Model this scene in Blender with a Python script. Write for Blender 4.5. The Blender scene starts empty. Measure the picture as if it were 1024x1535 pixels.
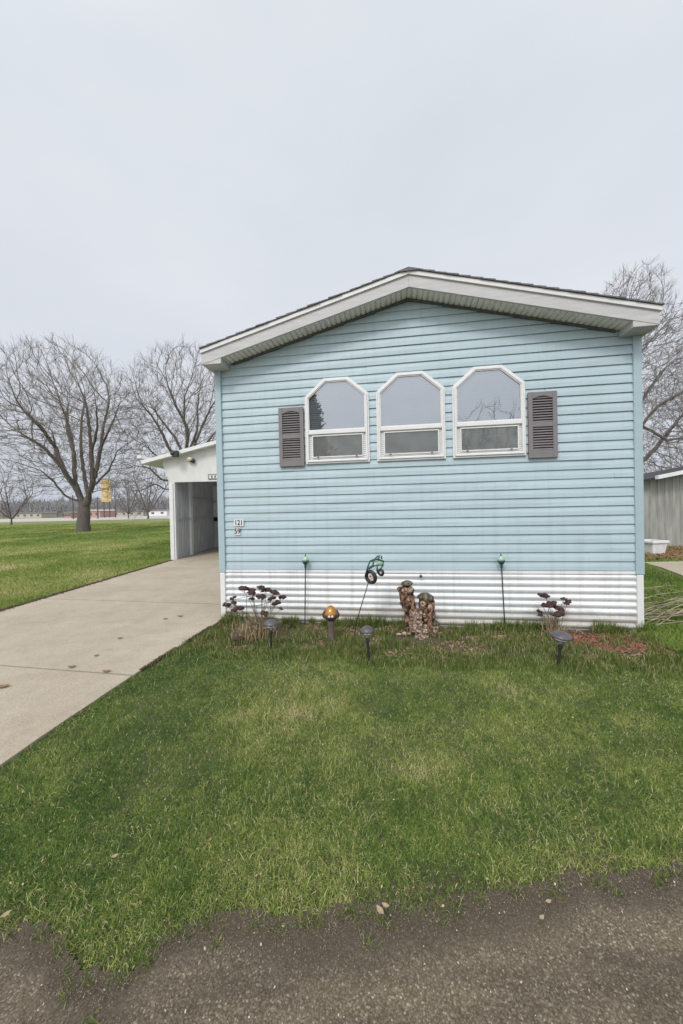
import bpy, math, random
import numpy as np
from mathutils import Vector, Matrix
R = math.radians
rnd = random.Random(7)
rs = np.random.RandomState(11)
scene = bpy.context.scene
C = scene.collection

# ------------------------------------------------------------------ camera
FPX, ROLL, PITCH, CAMH = 540.0, 0.022, 0.011, 1.38
cam_d = bpy.data.cameras.new('camera')
cam_d.sensor_fit = 'VERTICAL'; cam_d.sensor_height = 36; cam_d.lens = 36 * FPX / 1535
cam_d.clip_start = 0.05; cam_d.clip_end = 3000
cam = bpy.data.objects.new('camera', cam_d); C.objects.link(cam)
_c, _s, _cp, _sp = math.cos(ROLL), math.sin(ROLL), math.cos(PITCH), math.sin(PITCH)
_f = Vector((0, _cp, -_sp)); _u0 = Vector((0, _sp, _cp)); _x = Vector((1, 0, 0))
_R = _x * _c - _u0 * _s; _U = _x * _s + _u0 * _c
cam.matrix_world = Matrix(((_R.x, _U.x, -_f.x, 0), (_R.y, _U.y, -_f.y, 0), (_R.z, _U.z, -_f.z, CAMH), (0, 0, 0, 1)))
scene.camera = cam

def ray(x, y):
    a, b = x - 512, 767.5 - y
    X = (_c * a + _s * b) / FPX; Z = (-_s * a + _c * b) / FPX
    Y, Z = _cp + Z * _sp, -_sp + Z * _cp
    return X / Y, Z / Y
def at(x, y, Y):            # photo measurement + distance -> world point
    rx, rz = ray(x, y)
    return Vector((rx * Y, Y, CAMH + rz * Y))
def gnd(x, y, z=0.0):
    rx, rz = ray(x, y); t = (z - CAMH) / rz
    return Vector((rx * t, t, z))

# ------------------------------------------------------------------ materials
def nodes(name):
    m = bpy.data.materials.new(name); m.use_nodes = True
    nt = m.node_tree
    return m, nt, nt.nodes['Principled BSDF']
def N(nt, t, **k):
    n = nt.nodes.new(t)
    for a, b in k.items():
        if a in n.inputs: n.inputs[a].default_value = b
        else: setattr(n, a, b)
    return n
def ramp(nt, fac, stops):
    r = nt.nodes.new('ShaderNodeValToRGB'); e = r.color_ramp.elements
    while len(e) < len(stops): e.new(0.5)
    for i, (p, c) in enumerate(stops):
        e[i].position = p; e[i].color = (*c, 1) if len(c) == 3 else c
    nt.links.new(fac, r.inputs[0]); return r
def mat(name, col, rough=0.6, var=0.12, scale=6.0, bump=0.0, bscale=60.0, stretch=None, metal=0.0, spec=0.5, col2=None, detail=6, edge=.2):
    m, nt, p = nodes(name)
    L = nt.links
    tc = N(nt, 'ShaderNodeTexCoord')
    src = tc.outputs['Object']
    if stretch:
        mp = N(nt, 'ShaderNodeMapping'); mp.inputs['Scale'].default_value = stretch
        L.new(src, mp.inputs[0]); src = mp.outputs[0]
    no = N(nt, 'ShaderNodeTexNoise', Scale=scale, Detail=detail, Roughness=0.6); L.new(src, no.inputs['Vector'])
    lo = tuple(c * (1 - var) for c in col) if col2 is None else col2
    hi = tuple(min(1, c * (1 + var)) for c in col)
    r = ramp(nt, no.outputs['Fac'], [(0.5 - edge, lo), (0.5 + edge, hi)])
    L.new(r.outputs[0], p.inputs['Base Color'])
    p.inputs['Roughness'].default_value = rough; p.inputs['Metallic'].default_value = metal
    p.inputs['Specular IOR Level'].default_value = spec
    if bump:
        n2 = N(nt, 'ShaderNodeTexNoise', Scale=bscale, Detail=5); L.new(src, n2.inputs['Vector'])
        b = N(nt, 'ShaderNodeBump', Strength=bump, Distance=0.01); L.new(n2.outputs['Fac'], b.inputs['Height'])
        L.new(b.outputs[0], p.inputs['Normal'])
    return m

M = {}
def siding_mat(name, col, dirt):
    m, nt, p = nodes(name); L = nt.links
    tc = N(nt, 'ShaderNodeTexCoord')
    mp = N(nt, 'ShaderNodeMapping'); mp.inputs['Scale'].default_value = (0.6, 1, 5)
    L.new(tc.outputs['Object'], mp.inputs[0])
    n1 = N(nt, 'ShaderNodeTexNoise', Scale=2.2, Detail=7, Roughness=0.65); L.new(mp.outputs[0], n1.inputs['Vector'])
    r1 = ramp(nt, n1.outputs['Fac'], [(0.3, tuple(c * 0.94 for c in col)), (0.7, tuple(min(1, c * 1.04) for c in col))])
    mp2 = N(nt, 'ShaderNodeMapping'); mp2.inputs['Scale'].default_value = (14, 1, 0.7)
    L.new(tc.outputs['Object'], mp2.inputs[0])
    n2 = N(nt, 'ShaderNodeTexNoise', Scale=1.0, Detail=4); L.new(mp2.outputs[0], n2.inputs['Vector'])
    r2 = ramp(nt, n2.outputs['Fac'], [(0.50, (1, 1, 1)), (0.8, dirt)])
    mx = N(nt, 'ShaderNodeMixRGB', blend_type='MULTIPLY'); mx.inputs[0].default_value = 1
    L.new(r1.outputs[0], mx.inputs[1]); L.new(r2.outputs[0], mx.inputs[2])
    L.new(mx.outputs[0], p.inputs['Base Color'])
    p.inputs['Roughness'].default_value = 0.5
    n3 = N(nt, 'ShaderNodeTexNoise', Scale=9, Detail=3); L.new(tc.outputs['Object'], n3.inputs['Vector'])
    b = N(nt, 'ShaderNodeBump', Strength=0.25, Distance=0.01); L.new(n3.outputs['Fac'], b.inputs['Height']); L.new(b.outputs[0], p.inputs['Normal'])
    return m
M['blue'] = siding_mat('blue_vinyl', (0.415, 0.525, 0.575), (0.9, 0.91, 0.9))
M['blue_trim'] = siding_mat('blue_trim', (0.365, 0.475, 0.52), (0.92, 0.92, 0.92))
M['skirt'] = siding_mat('white_skirting', (0.76, 0.77, 0.79), (0.80, 0.785, 0.75))
def foot_tint(m):  # mixes in brown towards the bottom, with a noisy upper edge
    nt = m.node_tree; L = nt.links; p = nt.nodes['Principled BSDF']; src = p.inputs['Base Color'].links[0].from_socket
    tc = N(nt, 'ShaderNodeTexCoord'); sp = N(nt, 'ShaderNodeSeparateXYZ'); L.new(tc.outputs['Object'], sp.inputs[0])
    n = N(nt, 'ShaderNodeTexNoise', Scale=7, Detail=7, Roughness=.75); L.new(tc.outputs['Object'], n.inputs['Vector'])
    a = N(nt, 'ShaderNodeMath', operation='MULTIPLY_ADD'); a.inputs[1].default_value = -.28; L.new(n.outputs['Fac'], a.inputs[0]); L.new(sp.outputs['Z'], a.inputs[2])
    rr = ramp(nt, a.outputs[0], [(0.0, (.5, .5, .5)), (.09, (0, 0, 0))])
    mx = N(nt, 'ShaderNodeMixRGB'); L.new(rr.outputs[0], mx.inputs[0]); L.new(src, mx.inputs[1]); mx.inputs[2].default_value = (.30, .26, .20, 1)
    L.new(mx.outputs[0], p.inputs['Base Color'])
foot_tint(M['skirt'])
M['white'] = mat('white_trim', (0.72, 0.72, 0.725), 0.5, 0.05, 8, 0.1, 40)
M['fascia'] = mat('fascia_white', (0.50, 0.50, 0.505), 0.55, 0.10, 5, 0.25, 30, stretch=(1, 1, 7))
M['soffit'] = mat('soffit_vinyl', (0.76, 0.745, 0.69), 0.6, 0.12, 9, 0, stretch=(3, 1, 1))
M['shingle'] = mat('shingle', (0.16, 0.16, 0.165), 0.9, 0.35, 40, 0.8, 200)
M['shutter'] = mat('shutter_taupe', (0.195, 0.182, 0.19), 0.6, 0.08, 12, 0.1, 90)
M['black'] = mat('black_plastic', (0.025, 0.025, 0.027), 0.5, 0.2, 20)
M['darkgap'] = mat('dark_void', (0.02, 0.02, 0.02), 0.9, 0.1)
M['blind'] = mat('blind_slats', (0.20, 0.215, 0.24), 0.6, 0.1, 3)
M['foundation'] = mat('dark_underside', (0.12, 0.12, 0.12), 0.9)
M['cp_white'] = mat('painted_plywood', (0.66, 0.66, 0.65), 0.6, 0.08, 4, 0.2, 30, stretch=(1, 1, .5))
M['cp_metal'] = mat('corrugated_grey', (0.46, 0.465, 0.49), 0.55, 0.22, 5, 0, stretch=(1, 3, .35))
M['shed_metal'] = mat('weathered_metal', (0.30, 0.30, 0.285), 0.6, 0.3, 3, 0.1, 20, stretch=(3, 1, .4))
M['bark'] = mat('grey_bark', (0.13, 0.108, 0.098), 0.95, 0.3, 6, 0.8, 14, stretch=(2, 2, .4))
M['twig'] = mat('grey_twig', (0.21, 0.182, 0.17), 0.9, 0.2, 2)
M['twig_pale'] = mat('pale_twig', (0.26, 0.235, 0.235), 0.9, 0.25, 2)
M['far_twig'] = mat('distant_twig', (0.26, 0.25, 0.27), 1.0, 0.2, .2)
M['concrete_far'] = mat('far_concrete', (0.42, 0.40, 0.37), 0.9, 0.08, 0.5)
M['mulch'] = mat('red_mulch', (0.26, 0.12, 0.078), 0.9, 0.5, 50, col2=(.07,.03,.02))
M['leaf'] = mat('dry_leaf', (0.24, 0.165, 0.10), 0.9, 0.5, 30)
M['pale_leaf'] = mat('pale_leaf', (0.36, 0.28, 0.18), 0.9, 0.3, 30)
M['straw'] = mat('straw', (0.38, 0.29, 0.17), 0.9, 0.35, 30)
M['sedum'] = mat('sedum_head', (0.075, 0.040, 0.036), 0.95, 0.5, 60, 1.0, 200)
M['stem'] = mat('dry_stem', (0.22, 0.17, 0.13), 0.9, 0.3, 30)
M['cane'] = mat('dry_cane', (0.40, 0.34, 0.25), 0.8, 0.35, 12, col2=(.13,.09,.07))
M['log'] = mat('brown_log', (0.21, 0.115, 0.07), 0.9, 0.6, 30, 1.0, 60, stretch=(1, 1, .6), col2=(0.018, 0.012, 0.010), edge=.07)
M['logpale'] = mat('pale_carving', (0.37, 0.28, 0.22), 0.85, 0.3, 40, 0.8, 80, col2=(0.10, 0.06, 0.045), edge=.09)
M['cap'] = mat('cap_olive', (0.12, 0.095, 0.06), 0.6, 0.4, 35, 0.6, 80, col2=(0.03, 0.026, 0.02), edge=.08)
M['bronze'] = mat('dark_bronze', (0.055, 0.042, 0.038), 0.45, 0.3, 30, 0.3, 60)
M['pedestal'] = mat('stone_pedestal', (0.12, 0.095, 0.08), 0.9, 0.3, 30, 0.8, 60)
M['pinkstone'] = mat('pale_pink', (0.62, 0.5, 0.46), 0.5, 0.1, 20)
M['lamp_cap'] = mat('lamp_cap_grey', (0.085, 0.078, 0.09), 0.35, 0.2, 25)
M['dgreen'] = mat('dark_green_metal', (0.022, 0.085, 0.07), 0.4, 0.25, 30)
M['lgreen'] = mat('pale_green_glass', (0.33, 0.52, 0.38), 0.15, 0.2, 25)
M['tub'] = mat('white_tub', (0.74, 0.74, 0.76), 0.5, 0.1, 8)
M['yellow'] = mat('yellow_sign', (0.56, 0.40, 0.17), 0.6, 0.08, 1)
M['orange'] = mat('orange_mark', (0.42, 0.30, 0.16), 0.6, 0.08, 1)
M['brick_red'] = mat('red_paint', (0.45, 0.27, 0.24), 0.8, 0.1, 1)
M['beige'] = mat('beige_wall', (0.48, 0.43, 0.40), 0.8, 0.1, 1)
M['greyroof'] = mat('grey_roof', (0.20, 0.20, 0.22), 0.9, 0.1, 1)
M['pole'] = mat('pole_wood', (0.10, 0.085, 0.08), 0.9, 0.2, 2)
M['needle'] = mat('needle_green', (0.018, 0.045, 0.022), 0.9, 0.3, 3)
M['cream'] = mat('cream_lens', (0.7, 0.62, 0.42), 0.3, 0.1, 20)

def clear_mat(name, tint, fac, rough, trans=(1, 1, 1), bump=0.0):
    m = bpy.data.materials.new(name); m.use_nodes = True; nt = m.node_tree; nt.nodes.clear(); L = nt.links
    o = N(nt, 'ShaderNodeOutputMaterial'); mx = N(nt, 'ShaderNodeMixShader'); mx.inputs[0].default_value = fac
    g = N(nt, 'ShaderNodeBsdfGlossy'); g.inputs['Color'].default_value = (*tint, 1); g.inputs['Roughness'].default_value = rough
    t = N(nt, 'ShaderNodeBsdfTransparent'); t.inputs['Color'].default_value = (*trans, 1)
    L.new(t.outputs[0], mx.inputs[1]); L.new(g.outputs[0], mx.inputs[2]); L.new(mx.outputs[0], o.inputs[0])
    if bump:
        tc = N(nt, 'ShaderNodeTexCoord'); n2 = N(nt, 'ShaderNodeTexNoise', Scale=2.0, Detail=2); L.new(tc.outputs['Object'], n2.inputs['Vector'])
        b = N(nt, 'ShaderNodeBump', Strength=bump, Distance=0.02); L.new(n2.outputs['Fac'], b.inputs['Height']); L.new(b.outputs[0], g.inputs['Normal'])
    return m
M['glass'] = clear_mat('window_glass', (0.80, 0.86, 0.92), 0.32, 0.02, (.85, .87, .88), 0.12)
M['lens'] = clear_mat('clear_lens', (.9, .9, .9), 0.3, 0.1, (.8, .8, .8))
def screen_mat():
    m = bpy.data.materials.new('insect_screen'); m.use_nodes = True; nt = m.node_tree; nt.nodes.clear(); L = nt.links
    o = N(nt, 'ShaderNodeOutputMaterial'); mx = N(nt, 'ShaderNodeMixShader'); mx.inputs[0].default_value = 0.55
    d = N(nt, 'ShaderNodeBsdfDiffuse'); t = N(nt, 'ShaderNodeBsdfTransparent')
    tc = N(nt, 'ShaderNodeTexCoord'); n = N(nt, 'ShaderNodeTexNoise', Scale=5, Detail=5); L.new(tc.outputs['Object'], n.inputs['Vector'])
    r = ramp(nt, n.outputs['Fac'], [(.35, (0.16, 0.17, 0.155)), (.65, (0.25, 0.26, 0.24))]); L.new(r.outputs[0], d.inputs[0])
    L.new(t.outputs[0], mx.inputs[1]); L.new(d.outputs[0], mx.inputs[2]); L.new(mx.outputs[0], o.inputs[0]); return m
M['screen'] = screen_mat()
def amber():
    m, nt, p = nodes('amber_globe')
    p.inputs['Base Color'].default_value = (0.42, 0.19, 0.045, 1); p.inputs['Roughness'].default_value = 0.18
    p.inputs['Metallic'].default_value = 0.35; return m
M['amber'] = amber()

def grass_mat(name, mul=0.93):
    m = bpy.data.materials.new(name); m.use_nodes = True; nt = m.node_tree; nt.nodes.clear(); L = nt.links
    o = N(nt, 'ShaderNodeOutputMaterial')
    a = N(nt, 'ShaderNodeAttribute'); a.attribute_name = 'tint'
    c = lambda r, g, b: (r * mul, g * mul, b * mul)
    r = ramp(nt, a.outputs['Fac'], [(0.0, c(.090, .165, .042)), (0.3, c(.205, .298, .064)), (0.55, c(.335, .39, .110)), (0.75, c(.52, .49, .215)), (1.0, c(.76, .66, .43))])
    d = N(nt, 'ShaderNodeBsdfPrincipled'); d.inputs['Roughness'].default_value = 0.55; d.inputs['Specular IOR Level'].default_value = 0.12
    t = N(nt, 'ShaderNodeBsdfTranslucent'); mx = N(nt, 'ShaderNodeMixShader'); mx.inputs[0].default_value = 0.25
    L.new(r.outputs[0], d.inputs['Base Color']); L.new(r.outputs[0], t.inputs[0])
    L.new(d.outputs[0], mx.inputs[1]); L.new(t.outputs[0], mx.inputs[2]); L.new(mx.outputs[0], o.inputs[0]); return m
M['grass'] = grass_mat('grass_blades')
M['grass_dark'] = grass_mat('grass_rank', 0.62)

def ground_mat():
    m, nt, p = nodes('lawn_ground'); L = nt.links
    tc = N(nt, 'ShaderNodeTexCoord')
    n1 = N(nt, 'ShaderNodeTexNoise', Scale=0.35, Detail=6, Roughness=.6); L.new(tc.outputs['Object'], n1.inputs['Vector'])
    n2 = N(nt, 'ShaderNodeTexNoise', Scale=45, Detail=6, Roughness=.7); L.new(tc.outputs['Object'], n2.inputs['Vector'])
    # far lawn colour
    r1 = ramp(nt, n1.outputs['Fac'], [(.3, (.12, .155, .050)), (.5, (.18, .205, .075)), (.7, (.26, .25, .11))])
    r2 = ramp(nt, n2.outputs['Fac'], [(.3, (.55, .55, .5)), (.7, (1.35, 1.35, 1.3))])
    mu = N(nt, 'ShaderNodeMixRGB', blend_type='MULTIPLY'); mu.inputs[0].default_value = 1
    L.new(r1.outputs[0], mu.inputs[1]); L.new(r2.outputs[0], mu.inputs[2])
    # soil near, where blades are real
    r3 = ramp(nt, n2.outputs['Fac'], [(.3, (.040, .046, .018)), (.7, (.11, .105, .048))])
    at_ = N(nt, 'ShaderNodeAttribute'); at_.attribute_name = 'soil'
    mx0 = N(nt, 'ShaderNodeMixRGB'); L.new(at_.outputs['Fac'], mx0.inputs[0]); L.new(mu.outputs[0], mx0.inputs[1]); L.new(r3.outputs[0], mx0.inputs[2])
    a2 = N(nt, 'ShaderNodeAttribute'); a2.attribute_name = 'bed'; r4 = ramp(nt, n2.outputs['Fac'], [(.3, (.045, .030, .020)), (.7, (.15, .11, .075))])
    mx = N(nt, 'ShaderNodeMixRGB'); L.new(a2.outputs['Fac'], mx.inputs[0]); L.new(mx0.outputs[0], mx.inputs[1]); L.new(r4.outputs[0], mx.inputs[2])
    L.new(mx.outputs[0], p.inputs['Base Color']); p.inputs['Roughness'].default_value = 0.95
    b = N(nt, 'ShaderNodeBump', Strength=0.8, Distance=0.03); L.new(n2.outputs['Fac'], b.inputs['Height']); L.new(b.outputs[0], p.inputs['Normal'])
    return m
M['ground'] = ground_mat()

def road_mat():
    m, nt, p = nodes('old_asphalt'); L = nt.links
    tc = N(nt, 'ShaderNodeTexCoord')
    v = N(nt, 'ShaderNodeTexVoronoi', Scale=190.0); L.new(tc.outputs['Object'], v.inputs['Vector'])
    v2 = N(nt, 'ShaderNodeTexVoronoi', Scale=60.0); L.new(tc.outputs['Object'], v2.inputs['Vector'])
    sep = N(nt, 'ShaderNodeSeparateColor'); L.new(v.outputs['Color'], sep.inputs[0])
    r1 = ramp(nt, sep.outputs[0], [(0, (.105, .086, .062)), (.45, (.145, .121, .090)), (.88, (.195, .165, .128)), (1, (.34, .30, .24))])
    rd = ramp(nt, v.outputs['Distance'], [(.3, (1, 1, 1)), (.75, (.62, .60, .57))])
    mu = N(nt, 'ShaderNodeMixRGB', blend_type='MULTIPLY'); mu.inputs[0].default_value = 1
    L.new(r1.outputs[0], mu.inputs[1]); L.new(rd.outputs[0], mu.inputs[2])
    big = N(nt, 'ShaderNodeTexNoise', Scale=3.5, Detail=6, Roughness=.6)
    mpb = N(nt, 'ShaderNodeMapping'); mpb.inputs['Scale'].default_value = (.5, 2.2, 1); L.new(tc.outputs['Object'], mpb.inputs[0]); L.new(mpb.outputs[0], big.inputs['Vector'])
    rb = ramp(nt, big.outputs['Fac'], [(.32, (.70, .68, .64)), (.5, (1, .98, .95)), (.68, (1.3, 1.27, 1.2))])
    mu2 = N(nt, 'ShaderNodeMixRGB', blend_type='MULTIPLY'); mu2.inputs[0].default_value = 1
    L.new(mu.outputs[0], mu2.inputs[1]); L.new(rb.outputs[0], mu2.inputs[2])
    dn = N(nt, 'ShaderNodeTexNoise', Scale=120, Detail=6, Roughness=.75); L.new(tc.outputs['Object'], dn.inputs['Vector'])
    dr = ramp(nt, dn.outputs['Fac'], [(.3, (.045, .034, .024)), (.55, (.085, .067, .048)), (.72, (.18, .148, .108))])
    a = N(nt, 'ShaderNodeAttribute'); a.attribute_name = 'dirt'
    ad = N(nt, 'ShaderNodeMath', operation='MULTIPLY_ADD'); ad.inputs[1].default_value = 0.5; ad.inputs[2].default_value = -0.25
    L.new(big.outputs['Fac'], ad.inputs[0])
    sm = N(nt, 'ShaderNodeMath', operation='ADD', use_clamp=True); L.new(a.outputs['Fac'], sm.inputs[0]); L.new(ad.outputs[0], sm.inputs[1])
    mx = N(nt, 'ShaderNodeMixRGB'); L.new(sm.outputs[0], mx.inputs[0]); L.new(mu2.outputs[0], mx.inputs[1]); L.new(dr.outputs[0], mx.inputs[2])
    L.new(mx.outputs[0], p.inputs['Base Color']); p.inputs['Roughness'].default_value = 0.9; p.inputs['Specular IOR Level'].default_value = .3
    inv = N(nt, 'ShaderNodeMath', operation='SUBTRACT'); inv.inputs[0].default_value = 1; L.new(v.outputs['Distance'], inv.inputs[1])
    hh = N(nt, 'ShaderNodeMath', operation='ADD'); L.new(inv.outputs[0], hh.inputs[0]); L.new(dn.outputs['Fac'], hh.inputs[1])
    b = N(nt, 'ShaderNodeBump', Strength=0.35, Distance=0.003); L.new(hh.outputs[0], b.inputs['Height']); L.new(b.outputs[0], p.inputs['Normal'])
    return m
M['road'] = road_mat()

def concrete_mat():
    m, nt, p = nodes('broom_concrete'); L = nt.links
    tc = N(nt, 'ShaderNodeTexCoord')
    n1 = N(nt, 'ShaderNodeTexNoise', Scale=0.9, Detail=8, Roughness=.6); L.new(tc.outputs['Object'], n1.inputs['Vector'])
    n2 = N(nt, 'ShaderNodeTexNoise', Scale=170, Detail=4, Roughness=.7); L.new(tc.outputs['Object'], n2.inputs['Vector'])
    n3 = N(nt, 'ShaderNodeTexNoise', Scale=4.5, Detail=8, Roughness=.7); L.new(tc.outputs['Object'], n3.inputs['Vector'])
    r1 = ramp(nt, n1.outputs['Fac'], [(.3, (.35, .298, .228)), (.7, (.44, .385, .305))])
    r2 = ramp(nt, n2.outputs['Fac'], [(.3, (.62, .61, .60)), (.7, (1.3, 1.3, 1.3))])
    r3 = ramp(nt, n3.outputs['Fac'], [(.29, (.66, .64, .60)), (.36, (.93, .92, .91)), (.5, (1, 1, 1)), (.68, (1.06, 1.06, 1.05))])
    mu = N(nt, 'ShaderNodeMixRGB', blend_type='MULTIPLY'); mu.inputs[0].default_value = 1
    L.new(r1.outputs[0], mu.inputs[1]); L.new(r2.outputs[0], mu.inputs[2])
    mu2 = N(nt, 'ShaderNodeMixRGB', blend_type='MULTIPLY'); mu2.inputs[0].default_value = 1
    L.new(mu.outputs[0], mu2.inputs[1]); L.new(r3.outputs[0], mu2.inputs[2])
    L.new(mu2.outputs[0], p.inputs['Base Color']); p.inputs['Roughness'].default_value = 0.85
    b = N(nt, 'ShaderNodeBump', Strength=0.4, Distance=0.003); L.new(n2.outputs['Fac'], b.inputs['Height']); L.new(b.outputs[0], p.inputs['Normal'])
    return m
M['concrete'] = concrete_mat()

# ------------------------------------------------------------------ mesh helpers
class MB:
    def __init__(s): s.v = []; s.f = []
    def add(s, vs, fs):
        o = len(s.v); s.v += [tuple(v) for v in vs]; s.f += [tuple(i + o for i in f) for f in fs]; return s
    def box(s, x0, x1, y0, y1, z0, z1):
        return s.add([(x0, y0, z0), (x1, y0, z0), (x1, y1, z0), (x0, y1, z0), (x0, y0, z1), (x1, y0, z1), (x1, y1, z1), (x0, y1, z1)],
                     [(0, 3, 2, 1), (4, 5, 6, 7), (0, 1, 5, 4), (1, 2, 6, 5), (2, 3, 7, 6), (3, 0, 4, 7)])
    def prism_y(s, poly, y0, y1):      # poly in (x,z), extruded along y
        n = len(poly)
        vs = [(x, y0, z) for x, z in poly] + [(x, y1, z) for x, z in poly]
        fs = [tuple(range(n)), tuple(range(2 * n - 1, n - 1, -1))] + [(i, i + n, (i + 1) % n + n, (i + 1) % n) for i in range(n)]
        return s.add(vs, fs)
    def prism_z(s, poly, z0, z1):
        n = len(poly)
        vs = [(x, y, z0) for x, y in poly] + [(x, y, z1) for x, y in poly]
        fs = [tuple(range(n - 1, -1, -1)), tuple(range(n, 2 * n))] + [(i, (i + 1) % n, (i + 1) % n + n, i + n) for i in range(n)]
        return s.add(vs, fs)
    def ring_y(s, po, pi, y0, y1):
        n = len(po)
        vs = [(x, y0, z) for x, z in po] + [(x, y0, z) for x, z in pi] + [(x, y1, z) for x, z in po] + [(x, y1, z) for x, z in pi]
        fs = []
        for i in range(n):
            j = (i + 1) % n
            fs += [(i, j, n + j, n + i), (i, 2 * n + i, 2 * n + j, j), (n + i, n + j, 3 * n + j, 3 * n + i), (2 * n + i, 3 * n + i, 3 * n + j, 2 * n + j)]
        return s.add(vs, fs)
    def tube(s, pts, rad, n=6, cap=True):
        pts = [Vector(p) for p in pts]
        if not hasattr(rad, '__len__'): rad = [rad] * len(pts)
        base = len(s.v); prev = None
        for i, p in enumerate(pts):
            d = (pts[min(i + 1, len(pts) - 1)] - pts[max(i - 1, 0)]).normalized()
            if prev is None:
                a = d.cross(Vector((0, 0, 1)))
                if a.length < 1e-3: a = d.cross(Vector((1, 0, 0)))
            else: a = prev - d * prev.dot(d)
            a.normalize(); prev = a; b = d.cross(a)
            for k in range(n):
                t = 2 * math.pi * k / n
                s.v.append(tuple(p + (a * math.cos(t) + b * math.sin(t)) * rad[i]))
        for i in range(len(pts) - 1):
            for k in range(n):
                k2 = (k + 1) % n
                s.f.append((base + i * n + k, base + i * n + k2, base + (i + 1) * n + k2, base + (i + 1) * n + k))
        if cap:
            s.f.append(tuple(base + k for k in range(n - 1, -1, -1)))
            s.f.append(tuple(base + (len(pts) - 1) * n + k for k in range(n)))
        return s
    def lathe(s, prof, cx=0, cy=0, n=16, wob=0.0):       # prof: (r, z)
        base = len(s.v)
        for r_, z in prof:
            for k in range(n):
                t = 2 * math.pi * k / n; q = r_ * (1 + wob * rnd.uniform(-1, 1))
                s.v.append((cx + q * math.cos(t), cy + q * math.sin(t), z))
        for i in range(len(prof) - 1):
            for k in range(n):
                k2 = (k + 1) % n
                s.f.append((base + i * n + k, base + i * n + k2, base + (i + 1) * n + k2, base + (i + 1) * n + k))
        s.f.append(tuple(base + k for k in range(n - 1, -1, -1)))
        s.f.append(tuple(base + (len(prof) - 1) * n + k for k in range(n)))
        return s
    def torus(s, c, nrm, Rr, r_, n=20, m=8):
        nrm = Vector(nrm).normalized(); a = nrm.cross(Vector((0, 0, 1)))
        if a.length < 1e-3: a = Vector((1, 0, 0))
        a.normalize(); b = nrm.cross(a); c = Vector(c); base = len(s.v)
        for i in range(n):
            t = 2 * math.pi * i / n; e = a * math.cos(t) + b * math.sin(t)
            for j in range(m):
                u = 2 * math.pi * j / m
                s.v.append(tuple(c + e * (Rr + r_ * math.cos(u)) + nrm * r_ * math.sin(u)))
        for i in range(n):
            for j in range(m):
                s.f.append((base + i * m + j, base + ((i + 1) % n) * m + j, base + ((i + 1) % n) * m + (j + 1) % m, base + i * m + (j + 1) % m))
        return s
    def ball(s, c, r_, n=14, m=8, sc=(1, 1, 1)):
        return s.xf(lambda q: (c[0] + q[0] * sc[0], c[1] + q[1] * sc[1], c[2] + q[2] * sc[2]),
                    lambda t: t.lathe([(r_ * math.sin(math.pi * i / m) + 1e-4, -r_ * math.cos(math.pi * i / m)) for i in range(m + 1)], n=n))
    def xf(s, fn, build):
        t = MB(); build(t)
        return s.add([fn(v) for v in t.v], t.f)
    def build(s, name, m, parent=None, smooth=False, bevel=0):
        me = bpy.data.meshes.new(name); me.from_pydata(s.v, [], s.f); me.update()
        if smooth: me.polygons.foreach_set('use_smooth', [True] * len(me.polygons))
        me.materials.append(m)
        o = bpy.data.objects.new(name, me); C.objects.link(o)
        if parent: o.parent = parent
        if bevel:
            b = o.modifiers.new('bevel', 'BEVEL'); b.width = bevel; b.segments = 2; b.limit_method = 'ANGLE'
        return o
def tag(o, label=None, cat=None, group=None, kind=None):
    if label: o['label'] = label
    if cat: o['category'] = cat
    if group: o['group'] = group
    if kind: o['kind'] = kind
    return o
def empty(name, loc, label, cat, group=None, rz=0):
    o = bpy.data.objects.new(name, None); C.objects.link(o); o.location = loc; o.rotation_euler.z = rz
    o.empty_display_size = 0.2
    return tag(o, label, cat, group)
def copy_tree(o, parent=None):
    c = o.copy(); C.objects.link(c); c.parent = parent
    for ch in list(o.children): copy_tree(ch, c)
    return c
def np_mesh(name, V, loops, sizes, m, attrs=None, parent=None):
    me = bpy.data.meshes.new(name)
    me.vertices.add(len(V)); me.vertices.foreach_set('co', np.ascontiguousarray(V, dtype=np.float32).ravel())
    me.loops.add(len(loops)); me.loops.foreach_set('vertex_index', np.ascontiguousarray(loops, dtype=np.int32))
    st = np.concatenate([[0], np.cumsum(sizes)[:-1]]).astype(np.int32)
    me.polygons.add(len(sizes)); me.polygons.foreach_set('loop_start', st)
    me.polygons.foreach_set('loop_total', np.ascontiguousarray(sizes, dtype=np.int32))
    me.update(calc_edges=True)
    for k, a in (attrs or {}).items():
        at_ = me.attributes.new(k, 'FLOAT', 'POINT'); at_.data.foreach_set('value', np.ascontiguousarray(a, dtype=np.float32))
    me.materials.append(m); me.validate()
    o = bpy.data.objects.new(name, me); C.objects.link(o)
    if parent: o.parent = parent
    return o
_lat = np.random.RandomState(5).rand(64, 64)
def vnoise(x, y, s):
    x = np.asarray(x) * s + 100.3; y = np.asarray(y) * s + 57.7
    xi = np.floor(x).astype(int); yi = np.floor(y).astype(int); fx = x - xi; fy = y - yi
    fx = fx * fx * (3 - 2 * fx); fy = fy * fy * (3 - 2 * fy)
    g = lambda a, b: _lat[a % 64, b % 64]
    return (g(xi, yi) * (1 - fx) + g(xi + 1, yi) * fx) * (1 - fy) + (g(xi, yi + 1) * (1 - fx) + g(xi + 1, yi + 1) * fx) * fy
def fbm(x, y, s): return (vnoise(x, y, s) + .5 * vnoise(x, y, 2.1 * s) + .25 * vnoise(x, y, 4.3 * s)) / 1.75

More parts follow.
